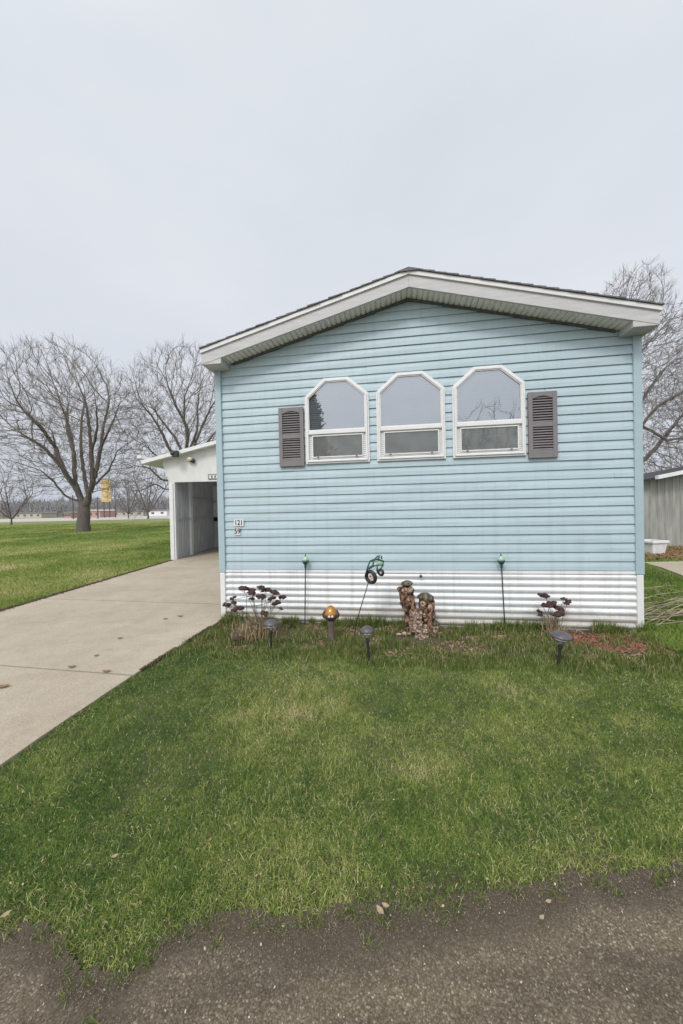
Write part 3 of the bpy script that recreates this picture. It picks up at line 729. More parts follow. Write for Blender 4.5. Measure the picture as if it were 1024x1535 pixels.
# ------------------------------------------------------------------ trees
def rperp(d):
    v = Vector((rnd.gauss(0, 1), rnd.gauss(0, 1), rnd.gauss(0, 1))); v -= d * v.dot(d); return v.normalized()
def ellip(n, c, rad, shell=.45):          # attraction points inside a crown volume, denser towards the outside
    v = rs.normal(0, 1, (n, 3)); v /= np.linalg.norm(v, axis=1)[:, None]
    return np.array(c) + v * (rs.rand(n) ** shell)[:, None] * np.array(rad)
def colonize(nodes, par, A, D, dk, iters, up=.08, hub_i=0):
    pos = [np.array(p, float) for p in nodes]; par = list(par); hubp = pos[min(len(pos) - 1, hub_i)]
    alive = np.ones(len(A), bool)
    Pn = np.array(pos); d = np.linalg.norm(A[:, None] - Pn[None], axis=2)
    near = d.argmin(1); nd = d.min(1); grown = {}
    for it in range(iters):
        alive &= nd > dk
        if not alive.any(): break
        idx = near[alive]; Pn = np.array(pos); vec = A[alive] - Pn[idx]; vec /= np.linalg.norm(vec, axis=1)[:, None] + 1e-9
        acc = np.zeros((len(pos), 3)); np.add.at(acc, idx, vec); u = np.unique(idx); new = []
        for q in u:
            if grown.get(q, 0) > 3: continue
            v = acc[q]; v = v / (np.linalg.norm(v) + 1e-6)
            if par[q] >= 0:
                dv = pos[q] - pos[par[q]]; v = v + .45 * dv / (np.linalg.norm(dv) + 1e-9)
            rv = pos[q] - hubp; v = v + rs.normal(0, .16, 3) + .42 * rv / (np.linalg.norm(rv) + 1e-6) + np.array([0, 0, up]); v /= np.linalg.norm(v)
            pos.append(pos[q] + v * D); par.append(int(q)); grown[q] = grown.get(q, 0) + 1; new.append(len(pos) - 1)
        if not new: break
        Nn = np.array([pos[k] for k in new]); dd = np.linalg.norm(A[:, None] - Nn[None], axis=2); mi = dd.argmin(1); mv = dd[np.arange(len(A)), mi]
        b_ = mv < nd; nd[b_] = mv[b_]; near[b_] = np.array(new)[mi[b_]]
    return np.array(pos), par
def sc_tree(name, label, base, limbs, trunk, A, D, dk, tip, root_r, mc, group=None, twl=.7, ntw=3, iters=90, keep=.66, up=.08):
    root = empty(name, tuple(base), label, 'tree', group)
    nodes, par = [], []
    def chain(P, p0):
        last = p0; acc = None
        for k in range(len(P) - 1):
            seg = P[k + 1] - P[k]; n = max(1, int(round(seg.length / D)))
            for q in range(1, n + 1):
                c_ = P[k] + seg * (q / n) + Vector((rnd.uniform(-1, 1), rnd.uniform(-1, 1), rnd.uniform(-1, 1))) * D * .10
                nodes.append(tuple(c_)); par.append(last); last = len(nodes) - 1
        return last
    nodes.append(tuple(trunk[0])); par.append(-1); top = chain(trunk, 0)
    for P, _, _ in limbs:
        k = max(2, int(math.ceil(len(P) * keep))); P = list(P)[:k]
        # join the limb to the closest node already there
        a = np.array(nodes); q = int(np.linalg.norm(a - np.array(P[0]), axis=1).argmin()); S_ = [Vector(nodes[q])] + P[1:]
        # smooth
        Q = []
        for i in range(len(S_) - 1):
            p0, p1, p2, p3 = S_[max(i - 1, 0)], S_[i], S_[i + 1], S_[min(i + 2, len(S_) - 1)]
            for t in (0, .5): Q.append(.5 * ((2 * p1) + (p2 - p0) * t + (2 * p0 - 5 * p1 + 4 * p2 - p3) * t * t + (3 * p1 - p0 - 3 * p2 + p3) * t ** 3))
        Q.append(S_[-1]); chain(Q, q)
    pos, par = colonize(nodes, par, A, D, dk, iters, up, top)
    n = len(pos); ch = [[] for _ in range(n)]
    for k in range(1, n): ch[par[k]].append(k)
    order = sorted(range(n), key=lambda k: 0)
    tips = sum(1 for c_ in ch if not c_); e = math.log(tips) / math.log(root_r / tip)
    area = np.zeros(n)
    dep = np.zeros(n, int)
    for k in range(1, n): dep[k] = dep[par[k]] + 1
    for k in sorted(range(n), key=lambda k: -dep[k]):
        if not ch[k]: area[k] = 1
        if par[k] >= 0: area[par[k]] += area[k]
    rad = tip * area ** (1 / e)
    for k in range(top + 1): rad[k] *= 1.15 - .38 * k / max(1, top)
    bt, bc = MB(), MB(); b0 = Vector(base)
    stack = [(0, None)]; ntub = 0
    while stack:
        s0, pp = stack.pop(); P = [] if pp is None else [pp]; k = s0
        while True:
            P.append(k)
            if not ch[k]: break
            c_ = sorted(ch[k], key=lambda q: -area[q])
            for q in c_[1:]: stack.append((q, k))
            k = c_[0]
        R_ = [rad[q] for q in P]
        if pp is not None: R_[0] = R_[1]
        pts = [Vector(pos[q]) - b0 for q in P]
        if len(pts) < 2: continue
        big_ = [i for i, r_ in enumerate(R_) if r_ > .05]
        cut = big_[-1] + 1 if big_ else 0
        if cut >= 1: bt.tube(pts[:cut + 1], R_[:cut + 1], 8 if R_[0] > .12 else 6, cap=False)
        if cut < len(pts) - 1: bc.tube(pts[cut:], R_[cut:], 4 if R_[cut] > .025 else 3, cap=False)
    for k in range(1, n):                    # fine straight twigs
        if rad[k] < tip * 2.6:
            d = Vector(pos[k] - pos[par[k]]).normalized(); p = Vector(pos[k]) - b0
            for _ in range(ntw if not ch[k] else (1 if rnd.random() < .6 else 0)):
                rv = (p + b0 - Vector(pos[top])).normalized(); nd_ = (d * .7 + rv * .6 + rperp(d) * rnd.uniform(.15, .75) + Vector((0, 0, .12))).normalized(); L_ = twl * rnd.uniform(.5, 1.2)
                m_ = p + nd_ * L_ * .5; nd2 = (nd_ + rperp(nd_) * .22 + Vector((0, 0, .08))).normalized()
                bc.tube([p, m_, m_ + nd2 * L_ * .5], [tip * .8, tip * .65, tip * .35], 3, cap=False)
                if rnd.random() < .6:
                    nd3 = (nd_ + rperp(nd_) * .6).normalized(); bc.tube([m_, m_ + nd3 * L_ * .45], [tip * .55, tip * .3], 3, cap=False)
    print(name, 'nodes', n, 'tips', tips)
    bt.build('trunk', M['bark'], root, True); bc.build('crown', M[mc], root)
    return root
def lim(pxs, Y, dY, r0, r1):
    n = len(pxs); return ([at(x, y, Y + dY * i / (n - 1)) for i, (x, y) in enumerate(pxs)], r0, r1)
z4 = lambda *a: [(x / 3.012, 480 + y / 3.012) for x, y in a]
TY = 27.7
tb = gnd(125, 797)
big = [lim(z4((362, 850), (345, 760), (300, 700), (262, 610), (235, 500), (190, 400), (150, 320)), TY, 2.5, .26, .05),
       lim(z4((350, 838), (290, 790), (245, 730), (185, 680), (100, 650), (20, 600)), TY, -2, .16, .04),
       lim(z4((365, 830), (340, 730), (335, 620), (322, 520), (290, 420), (265, 310), (235, 220)), TY, 0, .26, .04),
       lim(z4((340, 745), (290, 680), (215, 590), (130, 530), (40, 490)), TY, -3, .15, .03),
       lim(z4((250, 555), (180, 480), (100, 400), (30, 320)), TY + 1, -3, .11, .03),
       lim(z4((392, 850), (415, 740), (412, 600), (402, 470), (385, 360), (350, 260), (335, 180)), TY, -2, .24, .04),
       lim(z4((400, 820), (430, 700), (455, 580), (470, 470), (495, 360), (500, 250), (498, 160)), TY, 2, .25, .04),
       lim(z4((425, 745), (490, 680), (530, 590), (580, 540)), TY, 2, .10, .03),
       lim(z4((455, 580), (500, 480), (540, 380), (560, 290)), TY + 1, 2, .12, .03),
       lim(z4((412, 600), (440, 480), (430, 360), (440, 240)), TY - 1, -2, .11, .03),
       lim(z4((400, 800), (375, 660), (365, 520), (380, 380), (400, 270)), TY, 4, .15, .03),
       lim(z4((330, 600), (300, 480), (310, 380), (320, 280)), TY, 4, .12, .03),
       lim(z4((395, 790), (440, 770), (500, 760), (540, 720)), TY, -3, .07, .02)]
tt = [gnd(125, 797), at(126, 775, TY), at(126, 755, TY), at(127, 742, TY)]
ctr = at(98, 640, TY)
A = np.concatenate([ellip(4200, (ctr.x, TY, 8.5), (5.5, 5.0, 5.6), .38), ellip(420, (ctr.x, TY, 4.2), (5.2, 4, 1.8), .6)])
A = A[A[:, 2] > 2.6]
sc_tree('bare_tree', 'largest bare spreading tree with thick trunk alone on the left lawn', tb, big, [tb - Vector((0, 0, .2))] + tt, A, .30, .38, .0095, .44, 'twig', twl=.8, ntw=4)
TY = 30.
tb = Vector((at(275, 780, TY).x, TY, 0))
hub = at(272, 705, TY)
second = [lim([(272, 705)] + z4((765, 580), (705, 460), (640, 380), (600, 270)), TY, -2, .26, .04),
          lim([(272, 705)] + z4((815, 575), (760, 490), (690, 400), (650, 330)), TY, 1, .26, .04),
          lim([(274, 700)] + z4((850, 560), (832, 450), (835, 340), (825, 240)), TY, 0, .22, .04),
          lim([(275, 705)] + z4((880, 560), (925, 450), (965, 370), (985, 280)), TY, 2, .2, .04),
          lim([(273, 702)] + z4((850, 500), (800, 400), (760, 300), (730, 230)), TY, -1, .17, .03),
          lim([(276, 705)] + z4((890, 500), (890, 400), (905, 300), (890, 230)), TY, 3, .17, .03),
          lim([(268, 712)] + z4((740, 640), (660, 570), (600, 560)), TY, -2, .13, .03),
          lim([(262, 722)] + z4((730, 720), (680, 670), (630, 660), (600, 700)), TY, -1, .10, .02),
          lim([(262, 735)] + z4((740, 760), (700, 740), (660, 760), (640, 800)), TY, -1, .08, .02),
          lim([(280, 705)] + z4((930, 560), (990, 480), (1040, 400)), TY, 2, .15, .03)]
A = np.concatenate([ellip(3300, (tb.x + .6, TY, 9.0), (5.4, 5, 5.7), .38), ellip(800, (at(222, 720, TY).x, TY - 1, 4.8), (1.9, 2, 3.6), .6)])
sc_tree('bare_tree', 'bare tree whose limbs rise from behind the white carport roof', tb, second, [tb, tb + Vector((0, 0, 1.5)), hub], A, .30, .39, .0095, .38, 'twig', twl=.8, ntw=4)
# right tree behind the shed and the house
TY = 18.
tb = Vector((at(925, 780, TY).x, TY, 0)); hub = at(930, 700, TY)
right = [lim([(930, 700), (945, 600), (944, 520), (943, 450), (950, 425)], TY, 0, .22, .03),
         lim([(930, 700), (955, 650), (985, 610), (1030, 585), (1075, 560)], TY, -1.5, .17, .03),
         lim([(932, 690), (950, 560), (975, 510), (1010, 475), (1050, 440)], TY, 1, .18, .03),
         lim([(932, 700), (965, 690), (1000, 650), (1040, 600), (1090, 560)], TY, 1.5, .14, .03),
         lim([(935, 640), (975, 580), (1010, 540), (1060, 520)], TY, 2.5, .13, .03),
         lim([(932, 670), (920, 560), (925, 480), (905, 440)], TY, 1, .15, .03),
         lim([(944, 560), (960, 500), (985, 460), (1005, 430)], TY, 0, .12, .02),
         lim([(935, 660), (965, 640), (1000, 660), (1040, 650)], TY, -1, .09, .02)]
A = np.concatenate([ellip(1700, tuple(at(943, 495, TY)), (1.35, 2.0, 2.9), .4), ellip(5200, tuple(at(1030, 600, TY)), (3.3, 3, 4.6), .4)])
sc_tree('bare_tree', 'tangled pale bare tree rising behind the right corner of the blue home', tb, right, [tb, tb + Vector((0, 0, 1.)), hub], A, .18, .23, .0072, .17, 'twig_pale', twl=.46, ntw=5, keep=.8, up=.04)
# smaller lawn trees
def small_tree(label, bx_, by_, topy, wpx, stems, group='small bare trees at the far edge of the left lawn', name='bare_tree', mc='twig', Yo=None, lev=2, rr=.13, B=None):
    b0 = gnd(bx_, by_) if Yo is None else Vector((at(bx_, by_, Yo).x, Yo, 0)); Y = b0.y; hh = at(bx_, topy, Y).z; w = wpx / FPX * Y
    if B: b0, hh, w = B
    L_ = []
    for s in range(stems):
        a = 2 * math.pi * s / stems + rnd.uniform(-.4, .4); t = rnd.uniform(.55, 1)
        e = Vector((math.cos(a) * w * .4 * t, math.sin(a) * w * .35 * t, hh * rnd.uniform(.5, .7)))
        L_.append(([b0 + Vector((0, 0, hh * .08)), b0 + Vector((e.x * .25, e.y * .25, e.z * .35)), b0 + e], 0, 0))
    D = hh / 22
    return sc_tree(name, label, b0, L_, [b0 - Vector((0, 0, .1)), b0 + Vector((0, 0, hh * .1))], ellip(700, (b0.x, b0.y, hh * .60), (w * .52, w * .45, hh * .42), .5), D, D * 1.5, .011 * Y / 27 if Y > 27 else .008, rr, mc, group=group, twl=hh * .06, ntw=2, keep=1)
small_tree('small multi-stemmed bare tree at the left edge of the photo', 17, 787, 700, 95, 5)
small_tree('small bare tree with a dark base just left of the carport post', 222, 778, 690, 75, 6, rr=.2)
small_tree('pale bare tree beyond the far lawn between yellow sign and carport', 193, 777, 715, 60, 6, rr=.14, Yo=85, mc='far_twig')
small_tree('bare tree behind the metal shed on the right', 1010, 760, 640, 90, 7, group=None, rr=.1, Yo=24, mc='twig_pale', lev=3)

# distant tree belt as one mass
def twig_mass(name, n, xr, yr, hfun, m, wd=.10):
    X = rs.uniform(*xr, n); Y = rs.uniform(*yr, n); Hh = hfun(X, Y)
    bz = Hh * rs.uniform(0, .75, n); ln = (Hh - bz) * rs.uniform(.3, 1, n); an = rs.normal(0, .45, n); w = wd * rs.uniform(.5, 1.4, n)
    ay = rs.uniform(-.3, .3, n)
    V = np.zeros((n, 3, 3))
    V[:, 0] = np.stack([X - w, Y, bz], 1); V[:, 1] = np.stack([X + w, Y + w, bz], 1); V[:, 2] = np.stack([X + np.sin(an) * ln, Y + ay * ln, bz + np.cos(an) * ln], 1)
    o = np_mesh(name, V.reshape(-1, 3), np.arange(3 * n), np.full(n, 3), m); return o
hf = lambda X, Y: 5.5 + 6.0 * fbm(X, Y * .3, .07) + 2.5 * vnoise(X, Y, .6)
tag(twig_mass('distant_trees', 26000, (-330, 330), (170, 215), hf, M['far_twig'], .22), 'grey band of leafless trees along the far horizon', 'woodland', kind='stuff')

# distant buildings, poles, yellow sign
def far_building(label, x0, x1, ytop, Y, wall, roofm):
    a = at(x0, ytop, Y); c_ = at(x1, ytop, Y); w = c_.x - a.x; h = a.z; cx_ = (a.x + c_.x) / 2
    e = empty('building', (cx_, Y, 0), label, 'building')
    b = MB(); b.box(-w / 2, w / 2, 0, 8, 0, h * .8); b.build('wall', M[wall], e)
    b = MB(); b.prism_y([(-w / 2 - .3, h * .8 + .01), (w / 2 + .3, h * .8 + .01), (w / 2 - .5, h), (-w / 2 + .5, h)], -.3, 8.3); b.build('roof', M[roofm], e)
    nw = max(2, int(w / 2.5))
    for k in range(nw):
        x = -w / 2 + w * (k + .5) / nw; b = MB(); b.box(x - .5, x + .5, -.03, -.003, h * .3, h * .6); b.build('window', M['foundation'], e)
far_building('small pinkish red building far behind the big tree trunk', 131, 150, 764, 120, 'brick_red', 'beige')
far_building('long low beige building on the horizon left of the carport', 168, 215, 766, 140, 'beige', 'greyroof')
far_building('distant pale building with grey roof far left on the horizon', 22, 62, 768, 150, 'beige', 'greyroof')
far_building('small red kiosk on the horizon left of the big trunk', 96, 106, 767, 118, 'brick_red', 'greyroof')
far_building('distant white building beside the carport post', 222, 250, 764, 130, 'tub', 'greyroof')
Y = 110
a = at(152, 718, Y); c_ = at(167, 752, Y)
e = empty('roadside_sign', ((a.x + c_.x) / 2, Y, 0), 'tall yellow roadside sign seen beside the big tree trunk', 'sign')
w = (c_.x - a.x) / 2; zl, zh = c_.z, a.z; pk = zh + .6
b = MB(); b.prism_y([(-w, zl), (w, zl), (w, zh - 1), (w * .45, zh), (-w * .45, zh), (-w, zh - 1)], -.25, .25); b.build('panel', M['yellow'], e)
b = MB()
for k in range(3):
    z = zl + (zh - zl) * (.18 + .25 * k)
    b.prism_y([(-w * .7, z + .5), (0, z), (w * .7, z + .5), (w * .7, z + .85), (0, z + .35), (-w * .7, z + .85)], -.30, -.256)
b.build('marking', M['orange'], e)
b = MB(); b.tube([(-w * .6, 0, 0), (-w * .6, 0, zl)], .14, 8); b.tube([(w * .6, 0, 0), (w * .6, 0, zl)], .14, 8); b.build('post', M['pole'], e)
for i, (x, yt, Yp, lab) in enumerate(((109, 742, 95, 'slim dark pole just left of the big tree trunk'), (146, 745, 95, 'slim dark pole left of the yellow sign'), (172, 728, 105, 'dark pole just right of the yellow sign'))):
    a = at(x, yt, Yp); b = MB(); b.tube([(0, 0, 0), (0, 0, a.z)], [.17, .12], 8); b.box(-.7, .7, -.05, .05, a.z - .5, a.z - .38)
    o = b.build('utility_pole', M['pole']); o.location = (a.x, Yp, 0); tag(o, lab, 'pole', 'poles along the far road')

# evergreen and houses across the street (they show in the window glass)
def mirror(x, y, Dm):       # follow the sight line off the facade
    n_ = Vector((sa, -ca, 0)); rxx, rzz = ray(x, y); d = Vector((rxx, 1, rzz))
    c0 = Vector((0, 0, CAMH)); t = ((Vector((HX, HY, 0)) - c0).dot(n_)) / d.dot(n_); hit = c0 + d * t
    rr_ = d - 2 * d.dot(n_) * n_; rr_.normalize(); return hit + rr_ * Dm
pk = mirror(464, 590, 26)
pine = empty('pine_tree', (pk.x, pk.y, 0), 'dark evergreen across the street, seen only as reflection in left window', 'tree')
b = MB(); b.tube([(0, 0, 0), (0, 0, pk.z * .95)], [.28, .05], 8); b.build('trunk', M['bark'], pine)
n = 5200; hz = pk.z * (1 - rs.rand(n) ** .75 * .85); rad = (pk.z - hz) * .34 * (.75 + .5 * vnoise(hz * 1.3, hz * 0, 1.)) + .25
an = rs.rand(n) * 6.283; lobe = .55 + .75 * vnoise(np.cos(an) * 2 + 9, hz * .8 + np.sin(an) * 2, 1.); rr = rad * np.sqrt(rs.rand(n)) * lobe
X = rr * np.cos(an); Y = rr * np.sin(an); s = rs.uniform(.18, .42, n)
V = np.zeros((n, 3, 3)); V[:, 0] = np.stack([X, Y, hz], 1)
for q in (1, 2): V[:, q] = V[:, 0] + rs.normal(0, 1, (n, 3)) * s[:, None] * .7
np_mesh('crown', V.reshape(-1, 3), np.arange(3 * n), np.full(n, 3), M['needle'], parent=pine)

q = mirror(748, 606, 32)
small_tree('bare tree across the street, seen only as faint reflection in right window', 0, 790, 700, 50, 7, group=None, rr=.16, B=(Vector((q.x, q.y, 0)), q.z, 9.0), lev=2, mc='twig_pale')
# ------------------------------------------------------------------ garden ornaments
def solar(x, yb, ycap, tilt, lab, wpx):
    p = gnd(x, yb); r_ = wpx / FPX * p.y / 2; zc = at(x, ycap, p.y).z
    e = empty('solar_light', tuple(p), lab, 'path light', 'solar path lights in the front bed'); e.rotation_euler = (tilt[1], tilt[0], 0)
    b = MB(); b.lathe([(r_, zc - .012), (r_ * 1.02, zc - .004), (r_ * .9, zc + .008), (r_ * .62, zc + .026), (r_ * .3, zc + .034), (r_ * .05, zc + .036)], n=20); b.build('cap', M['lamp_cap'], e, True)
    b = MB(); b.lathe([(r_ * .45, zc - .07), (r_ * .70, zc - .013)], n=16); b.build('lens', M['lens'], e, True)
    b = MB(); b.lathe([(.010, zc - .072), (.020, zc - .085), (.020, zc - .10), (.011, zc - .115), (.010, -.05)][::-1], n=10); b.build('stake', M['black'], e)
    b = MB(); b.ball((0, 0, zc - .060), .012); b.build('bulb', M['white'], e, True)
solar(406, 976, 934, (.03, 0), 'solar path light in front of the dried flower clump', 22)
solar(553, 990, 944, (-.04, .03), 'solar path light in the middle of the bed near the tractor stake', 21)
solar(836, 1001, 952, (.10, .05), 'solar path light with tilted cap at the left end of the red mulch', 29)
def torch(x0, yb, x1, yt, lab):
    g0 = gnd(x0, yb); rx0 = ray(x0, yb)[0]
    n_ = Vector((sa, -ca, 0)); Yw = (Vector((HX, HY, 0)).dot(n_) + .07) / (rx0 * sa - ca)
    p = Vector((rx0 * Yw, Yw, 0)); q = at(x1, yt, p.y - .02); e = empty('lantern_stake', tuple(p), lab, 'garden stake', 'green glass lantern stakes against the skirting')
    t = q - p; d = t.normalized(); L_ = t.length
    e.rotation_mode = 'QUATERNION'; e.rotation_quaternion = Vector((0, 0, 1)).rotation_difference(d)
    b = MB(); b.tube([(0, 0, -.05), (0, 0, L_ - .13)], .0065, 8); b.build('stake', M['black'], e)
    b = MB(); b.lathe([(.011, L_ - .145), (.014, L_ - .12), (.010, L_ - .11), (.028, L_ - .095), (.040, L_ - .068), (.042, L_ - .060)], n=16); b.build('cup', M['dgreen'], e, True)
    b = MB(); b.lathe([(.040, L_ - .0595), (.036, L_ - .04), (.022, L_ - .018), (.010, L_ - .006)], n=16); b.build('globe', M['lgreen'], e, True)
    b = MB(); b.lathe([(.010, L_ - .0055), (.005, L_ + .004), (.007, L_ + .010), (.001, L_ + .02)], n=10); b.build('finial', M['dgreen'], e, True)
torch(457, 926, 458, 833, 'green glass lantern on a thin stake left of the tractor')
torch(757, 938, 751, 832, 'green glass lantern on a leaning stake right of the log ornament')

# tractor stake
p = gnd(529, 958); TYs = p.y + .03
def tl(x, y, dy=0): q = at(x, y, TYs + dy); return q - p
e = empty('tractor_stake', tuple(p), 'green metal tractor silhouette on a leaning garden stake', 'garden stake')
b = MB(); b.tube([Vector((0, 0, -.04)), tl(535, 930), tl(552, 874), tl(556, 862)], .005, 8); b.build('stake', M['black'], e)
b = MB()
for seg in ([(548, 862), (552, 848), (555, 841), (562, 838), (567, 833)], [(555, 841), (560, 840), (566, 838), (575, 841), (574, 847), (566, 847), (559, 849), (553, 853)], [(560, 840), (559, 849)], [(549, 858), (552, 852), (558, 848)], [(575, 846), (570, 854), (565, 858)], [(566, 847), (565, 856)], [(572, 838), (572, 833)], [(567, 840), (569, 832)]):
    for dy in (-.022, .022): b.tube([tl(x, y, dy) for x, y in seg], .0085, 6)
b.build('frame', M['dgreen'], e, True)
b = MB()
hood = [(565, 839), (576, 841), (575, 847), (565, 847)]
vs = [tl(x, y, -.02) for x, y in hood] + [tl(x, y, .02) for x, y in hood]
b.add(vs, [(0, 1, 2, 3), (7, 6, 5, 4), (0, 4, 5, 1), (1, 5, 6, 2), (2, 6, 7, 3), (3, 7, 4, 0)]); b.build('hood', M['lgreen'], e)
for (x, y, Rw, rw) in ((556, 865, .058, .020), (571, 858, .030, .013)):
    w_ = MB(); cpt = tl(x, y, -.02); nr_ = Vector((-.62, -.72, -.12))
    w_.torus(cpt, nr_, Rw, rw, 22, 8); wo = w_.build('wheel', M['black'], e, True)
    h_ = MB(); h_.torus(cpt, nr_, Rw * .38, rw * .5, 12, 6); h_.build('hub', M['pinkstone'], wo, True)

# amber globe ornament
p = gnd(497, 959); sc = p.y / FPX
e = empty('mushroom_ornament', tuple(p), 'mushroom shaped ornament with amber dome over dark two-handled bowl on stump pedestal', 'garden ornament')
b = MB(); b.lathe([(.062, -.01), (.055, .01), (.040, .05), (.036, .11), (.040, .16), (.046, .20), (.044, .232)], n=14, wob=.06); b.build('pedestal', M['pedestal'], e, True)
b = MB(); b.lathe([(.045, .233), (.065, .245), (.088, .265), (.094, .285), (.090, .290), (.05, .275)], n=20); b.build('bowl', M['bronze'], e, True)
for sx in (-1, 1):
    b = MB(); b.tube([(sx * .058, 0, .262), (sx * .092, -.01, .272), (sx * .098, -.01, .30), (sx * .082, -.01, .338), (sx * .062, 0, .352)], [.010, .011, .010, .009, .007], 8); b.build('handle', M['bronze'], e, True)
    e.scale = (.86, .86, .90); b = MB(); b.ball((sx * .018, -.075, .290), .018); b.build('knob', M['pinkstone'], e, True)
b = MB(); b.lathe([(.082, .291), (.085, .300), (.080, .322), (.068, .348), (.050, .374), (.028, .392), (.010, .400), (.003, .404)], n=20); b.build('dome', M['amber'], e, True)

# log cluster ornament
p = gnd(628, 950); s_ = FPX / p.y
def lg(x, y, dy=0): q = at(x, y, p.y + dy); return q - p
e = empty('log_ornament', tuple(p), 'weathered brown cluster of carved logs with domed caps by the skirting', 'garden ornament')
def log(pts, rad, m, n=16, wob=.10, dy=.05):
    b = MB(); P = [lg(x, y, dy) for x, y in pts]
    # resample
    Q, Rr = [], []
    for i in range(len(P) - 1):
        for t in (0, .2, .4, .6, .8): Q.append(P[i].lerp(P[i + 1], t)); Rr.append((rad[i] + (rad[i + 1] - rad[i]) * t) * rnd.uniform(.88, 1.1))
    Q.append(P[-1]); Rr.append(rad[-1]); b.tube(Q, Rr, n)
    b.v = [tuple(Vector(v) + Vector((rnd.uniform(-1, 1), rnd.uniform(-1, 1), rnd.uniform(-.6, .6))) * wob * .12) for v in b.v]
    for k in range(int(26 * wob * 10)):
        i = rnd.randrange(1, len(Q) - 1); a = rnd.uniform(0, 6.28); c0 = Q[i] + Vector((math.cos(a), math.sin(a), 0)) * Rr[i] * .95
        b.ball((c0.x, c0.y, c0.z + rnd.uniform(-.02, .02)), rnd.uniform(.008, .020), n=6, m=4, sc=(1, 1, rnd.uniform(.6, 1.8)))
    return b.build('log', m, e)
log([(619, 952), (617, 935), (613, 905), (608, 880)], [.052, .060, .072, .074], M['log'])
log([(640, 952), (641, 930), (640, 905), (638, 896)], [.075, .074, .080, .078], M['log'], dy=.02)
log([(624, 945), (624, 930), (624, 915)], [.062, .060, .064], M['logpale'], dy=-.04)
log([(632, 958), (632, 948), (631, 942)], [.06, .062, .068], M['logpale'], dy=-.10)
log([(652, 950), (652, 938)], [.030, .03], M['logpale'], dy=-.02)
log([(606, 912), (601, 888), (600, 880)], [.022, .026, .024], M['log'], n=8, wob=.05)
def capd(x, y, dy, r_, h, m, tl_=0):
    c0 = lg(x, y, dy); b = MB(); b.lathe([(r_ * .7, -.012), (r_, 0), (r_ * .95, h * .35), (r_ * .7, h * .75), (r_ * .3, h), (.004, h * 1.03)], n=16, wob=.05)
    b.v = [(v[0] + c0.x, v[1] + c0.y, v[2] + c0.z + tl_ * v[0]) for v in b.v]; b.build('cap', m, e, True)
capd(610, 876, .05, .068, .042, M['cap'], .06)
capd(638, 897, .02, .092, .060, M['cap'], -.06)
capd(653, 936, -.02, .042, .042, M['cap'])
capd(631, 942, -.10, .055, .014, M['cap'])
capd(622, 914, -.02, .055, .018, M['log'])
for (x, y, dy, r_) in ((607, 886, -.02, .034), (616, 884, -.02, .030), (612, 900, -.03, .022), (634, 906, -.055, .030), (645, 909, -.055, .028), (636, 922, -.06, .022), (619, 921, -.10, .024), (628, 922, -.10, .022)):
    q = lg(x, y, dy); b = MB(); b.ball((q.x, q.y, q.z), r_, n=8, m=6, sc=(1, .6, 1.1)); b.v = [tuple(Vector(v) + Vector((rnd.uniform(-1, 1), rnd.uniform(-1, 1), rnd.uniform(-1, 1))) * .004) for v in b.v]; b.build('carving', M['logpale'], e)
for (x, y, r_) in ((607, 950, .045), (598, 953, .03), (613, 956, .03), (645, 958, .035), (660, 950, .03)):
    b = MB(); q = lg(x, y, -.03); b.ball((q.x, q.y, max(.01, q.z)), r_ * .8, n=8, m=6, sc=(1.2, 1, .6)); b.build('stone', M['logpale'], e)

# dried sedum clumps
def sedum(label, bx_, by_, heads, nst, straw, rB):
    p = gnd(bx_, by_); e = empty('dried_sedum', tuple(p), label, 'dried plant')
    st = MB()
    for (x, y, wpx, dy) in heads:
        q = at(x, y, p.y + dy) - p; r_ = wpx / FPX * p.y / 2 * 1.5
        b = MB(); n = 12; tlt = rnd.uniform(-.5, .5)
        for k in range(15):
            a = rnd.uniform(0, 6.28); rr = r_ * .66 * math.sqrt(rnd.random())
            b.ball((q.x + rr * math.cos(a), q.y + rr * math.sin(a), q.z + .010 - rr * .25 + tlt * rr * math.cos(a) + rnd.uniform(-.009, .009)), r_ * rnd.uniform(.18, .42), n=7, m=5, sc=(rnd.uniform(.7, 1.3), 1, rnd.uniform(.45, .9)))
        b.build('flower_head', M['sedum'], e)
        ba = Vector((rnd.uniform(-rB, rB), rnd.uniform(-rB, rB), 0)); mid = ba.lerp(q, .55) + Vector((0, 0, .04))
        st.tube([ba, mid, q], [.004, .003, .0022], 5)
        for k in range(3):
            t = q + Vector((rnd.uniform(-r_, r_) * .6, rnd.uniform(-r_, r_) * .6, -.004)); st.tube([mid.lerp(q, .75), t], .0014, 4)
    for k in range(nst):
        ba = Vector((rnd.uniform(-rB, rB), rnd.uniform(-rB, rB), 0)); a = rnd.uniform(0, 6.28); L_ = rnd.uniform(.12, .33)
        st.tube([ba, ba + Vector((math.cos(a) * L_ * .15, math.sin(a) * L_ * .15, L_ * .6)), ba + Vector((math.cos(a) * L_ * .4, math.sin(a) * L_ * .4, L_))], [.0035, .003, .002], 5)
    st.build('stem', M['stem'], e)
    b = MB()
    for k in range(straw):
        ba = Vector((rnd.gauss(0, rB * .8), rnd.gauss(0, rB * .8), 0)); a = rnd.uniform(0, 6.28); L_ = rnd.uniform(.08, .26); o_ = rnd.uniform(.2, 1.1)
        m1 = ba + Vector((math.cos(a) * L_ * .3 * o_, math.sin(a) * L_ * .3 * o_, L_ * .6)); m2 = m1 + Vector((math.cos(a) * L_ * .5 * o_, math.sin(a) * L_ * .5 * o_, L_ * (.35 - .5 * o_ * rnd.random())))
        w_ = Vector((-math.sin(a), math.cos(a), 0)) * rnd.uniform(.002, .005)
        b.add([ba - w_, ba + w_, m1 + w_, m1 - w_, m2], [(0, 1, 2, 3), (3, 2, 4)])
    b.build('dry_leaves', M['straw'], e)
    return e
